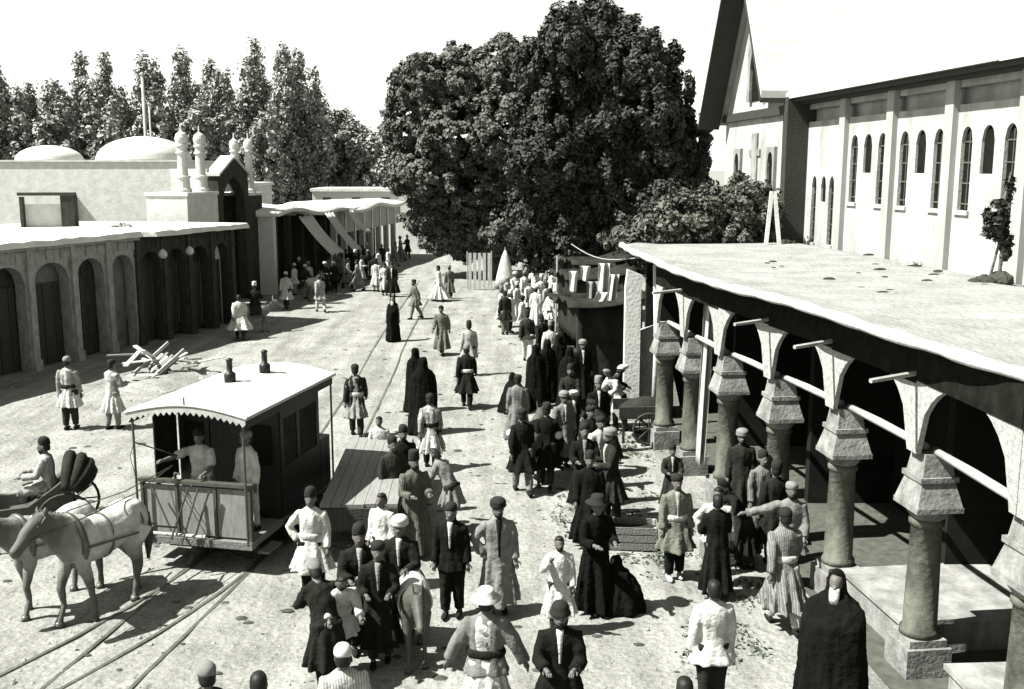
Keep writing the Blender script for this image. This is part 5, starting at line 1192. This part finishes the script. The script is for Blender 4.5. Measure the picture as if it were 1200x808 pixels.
# ---- white-clad crowd on the right
for (u, v) in ((588, 384), (598, 390), (606, 376), (612, 396), (620, 372), (628, 384), (634, 368), (640, 378), (646, 360), (652, 370), (658, 356), (615, 360), (626, 352), (637, 346), (648, 344), (603, 362), (660, 366), (594, 368), (655, 384), (643, 392)):
    crowd(u, v, (.36, .4, .4, .3, .2), 'in the white-clad crowd', 'white-clad crowd under the trees')
person((618, 424), 0, 'person in dark jacket and white trousers in front of the white crowd', 'walk', hem=.8, coat=.05, tr=.36, hat='cap')
person((592, 392), 20, 'dark-vested person at the left end of the white crowd', 'stand', hem=.6, coat=.04, tr=.1, hat='cap')
for (u, v, w, f, lb) in ((628, 478, 1.0, 0, 'black-cloaked figure in front of the stalls, head highest'), (641, 470, 1.1, 20, 'broad black-cloaked figure against the stall front'), (655, 462, 1.0, 0, 'black-cloaked figure half behind the stall post'), (667, 482, 1.1, -15, 'black-cloaked figure close to the stall near the handcart')):
    chador((u, v), f, lb, wide=w, h=1.74)
squat((603, 482), 30, 'black-robed person crouching at the street side of the stalls', sc=1.1)
# dark loaded donkey seen from behind with its driver
animal('loaded_donkey', 'donkey', G(628, 562), R(82), 'dark donkey with broad dark load seen from behind', M_darkhide, M_darkhide, .4, .2, blanket=grey(.015), sc=1.1)
def pannier():
    t = tag(empty('pannier_load', G(628, 562)+Vector((0, 0, .78)), R(-8)), 'wide dark bundle with two white knotted ends on the donkey', 'bundle')
    m = MB()
    for s in (-1, 1): m.ell((s*.38, 0, .05), (.22, .42, .3), 12, 8)
    m.ell((0, 0, .28), (.42, .4, .2), 12, 8); link('sack', remesh(m, .03, 3, 'sack'), grey(.018), t)
    for s in (-1, 1): MB().ell((s*.50, -.36, .3), (.09, .09, .085), 10, 7).build('knot', M_canvas, t, True)
pannier()
person((612, 578), 10, 'donkey driver in dark kilt with pale leggings', 'walk', hem=.5, flare=.12, coat=.02, tr=.12, hat='cap')
person((640, 570), -5, 'second dark-clad driver walking with the loaded donkey', 'walk', hem=.45, flare=.12, coat=.018, tr=.05, hat='cap')
person((678, 535), 160, 'man in dark coat with white collar stooping by the stalls', 'bend', hem=.6, coat=.03, shirt=.36, tr=.05, hat='turban', hatm=HATL)
person((714, 556), 70, 'person in dark robe and grey shawl beside the handcart', 'bend', hem=.35, coat=.04, sash=.3, tr=.05, hat='cap')
person((690, 572), 200, 'man with white belt and dark coat among the stall customers', 'carry', hem=.4, coat=.025, sash=.34, tr=.03, hat='cap', flare=.12)
person((684, 604), 180, 'dark-coated man with pale pouch at the waist', 'carry', hem=.25, coat=.02, shirt=.12, flare=.1, hat='cap', h=1.76)
person((710, 500), 250, 'man in white turban leaning over the handcart', 'bend', hem=.5, coat=.05, tr=.05, hat='turban', hatm=HATL)
person((726, 505), 120, 'white-shirted person bent beside the handcart', 'bend', hem=.5, coat=.34, tr=.05, hat='cap')
# ---- by the arcade
person((790, 678), 185, 'man in greenish belted coat with white sash facing the street', 'stand', hem=.5, flare=.12, coat=.10, tr=.02, sash=.32, shirt=.2, hat='cap', h=1.72, shoes=.3)
person((838, 700), 10, 'bareheaded person with white shoulders and long dark apron', 'carry', hem=.12, flare=.06, coat=.018, tr=.02, h=1.62, shirt=.3)
person((838, 688), 160, 'person in white shirt behind the dark apron', 'akimbo', hem=.8, coat=.3, tr=.02, h=1.62)
person((916, 736), 5, 'person in layered pale striped coat with sash by the arcade step', 'walk', stripe=True, hem=.35, flare=.13, coat=.15, tr=.30, sash=.33, hat='cap', h=1.75, folds=13)
person((922, 690), 175, 'person in grey vest with one arm stretched out sideways', 'point', hem=.6, coat=.12, tr=.05, hat='cap', h=1.72)
person((890, 640), 190, 'shopkeeper in grey striped robe in the shade of an arch', 'stand', stripe=True, hem=.2, coat=.12, hat='cap', h=1.68)
person((786, 600), 180, 'dark-clad person sitting low by the arcade base', 'carry', hem=.2, coat=.05, hat='cap', h=1.3, shirt=.25)
person((866, 610), 170, 'shopkeeper in dark coat between two columns', 'stand', hem=.35, coat=.04, hat='turban', hatm=HATM)

DARK = [(607, 520, 0, 'stand', 'narrow grey-robed person left of the donkey drivers'), (660, 548, 200, 'stand', 'grey-robed man facing out beside the loaded donkey'), (668, 508, 170, 'carry', 'black-coated stall customer with pale collar'), (700, 530, 190, 'stand', 'dark-coated man standing behind the bent handcart customers'), (702, 590, 200, 'stand', 'pale-coated man next to the pale pouch wearer'), (716, 612, 100, 'carry', 'stooped dark-robed man before the low crate'), (690, 640, 175, 'stand', 'black-robed man between the pale pouch wearer and the broad hat'), (645, 440, 0, 'stand', 'pale-robed person at the stall corner before the white crowd'), (660, 432, 10, 'walk', 'dark-coated person entering the shade by the stalls'), (682, 470, 190, 'stand', 'black-coated stallholder in front of the stall cloth'), (635, 432, 30, 'walk', 'black-coated person walking out of the white crowd'), ]
for i, (u, v, f, ps, lb) in enumerate(DARK):
    person((u, v), f, lb, ps, hem=(.12, .3, .45)[i % 3], flare=.12, coat=(.3 if 'pale-' in lb else .11 if 'grey-' in lb else (.016, .03, .045)[i % 3]), tr=.03, hat=('cap', 'turban', 'cap', 'fez')[i % 4], hatm=(HATD, HATM)[i % 2], shirt=(.25 if f > 90 and i % 2 == 1 else None), h=1.66+.02*(i % 6), loose=1.08)
person((385, 812), 30, 'person in dark coat bending beside the dark-coated man with striped sash', 'bend', hem=.4, flare=.1, coat=.03, tr=.03, hat='cap')
person((446, 778), 185, 'dark-robed man between the striped sash and the donkey', 'carry', hem=.3, flare=.1, coat=.025, hat='cap', shirt=.15, h=1.7)
person((905, 660), 10, 'dark-coated man turned to the arcade beside the outstretched arm', 'stand', hem=.4, flare=.1, coat=.03, hat='cap', h=1.72)
person((870, 665), 100, 'person in dark robe crouched over the slatted crate', 'bend', hem=.3, coat=.03, hat='cap', h=1.6)
rn = tag(empty('reins', (0, 0, 0)), 'pair of thin reins running from the white horse to the tram driver', 'reins')
hp = G(124, 714); hb = Matrix.Translation(hp) @ Matrix.Rotation(R(246)-math.pi/2, 4, 'Z') @ Matrix.Scale(1.08, 4)
for s_ in (-1, 1):
    a_ = hb @ Vector((s_*.1, 1.2, 1.42)); m1 = hb @ Vector((s_*.2, .3, 1.5)); b_ = on_tram(-.45, .12, 1.72)
    MB().tube([a_, m1, m1.lerp(b_, .5)+Vector((0, 0, -.08)), b_], .009, 5).build('rein', M_iron, rn)
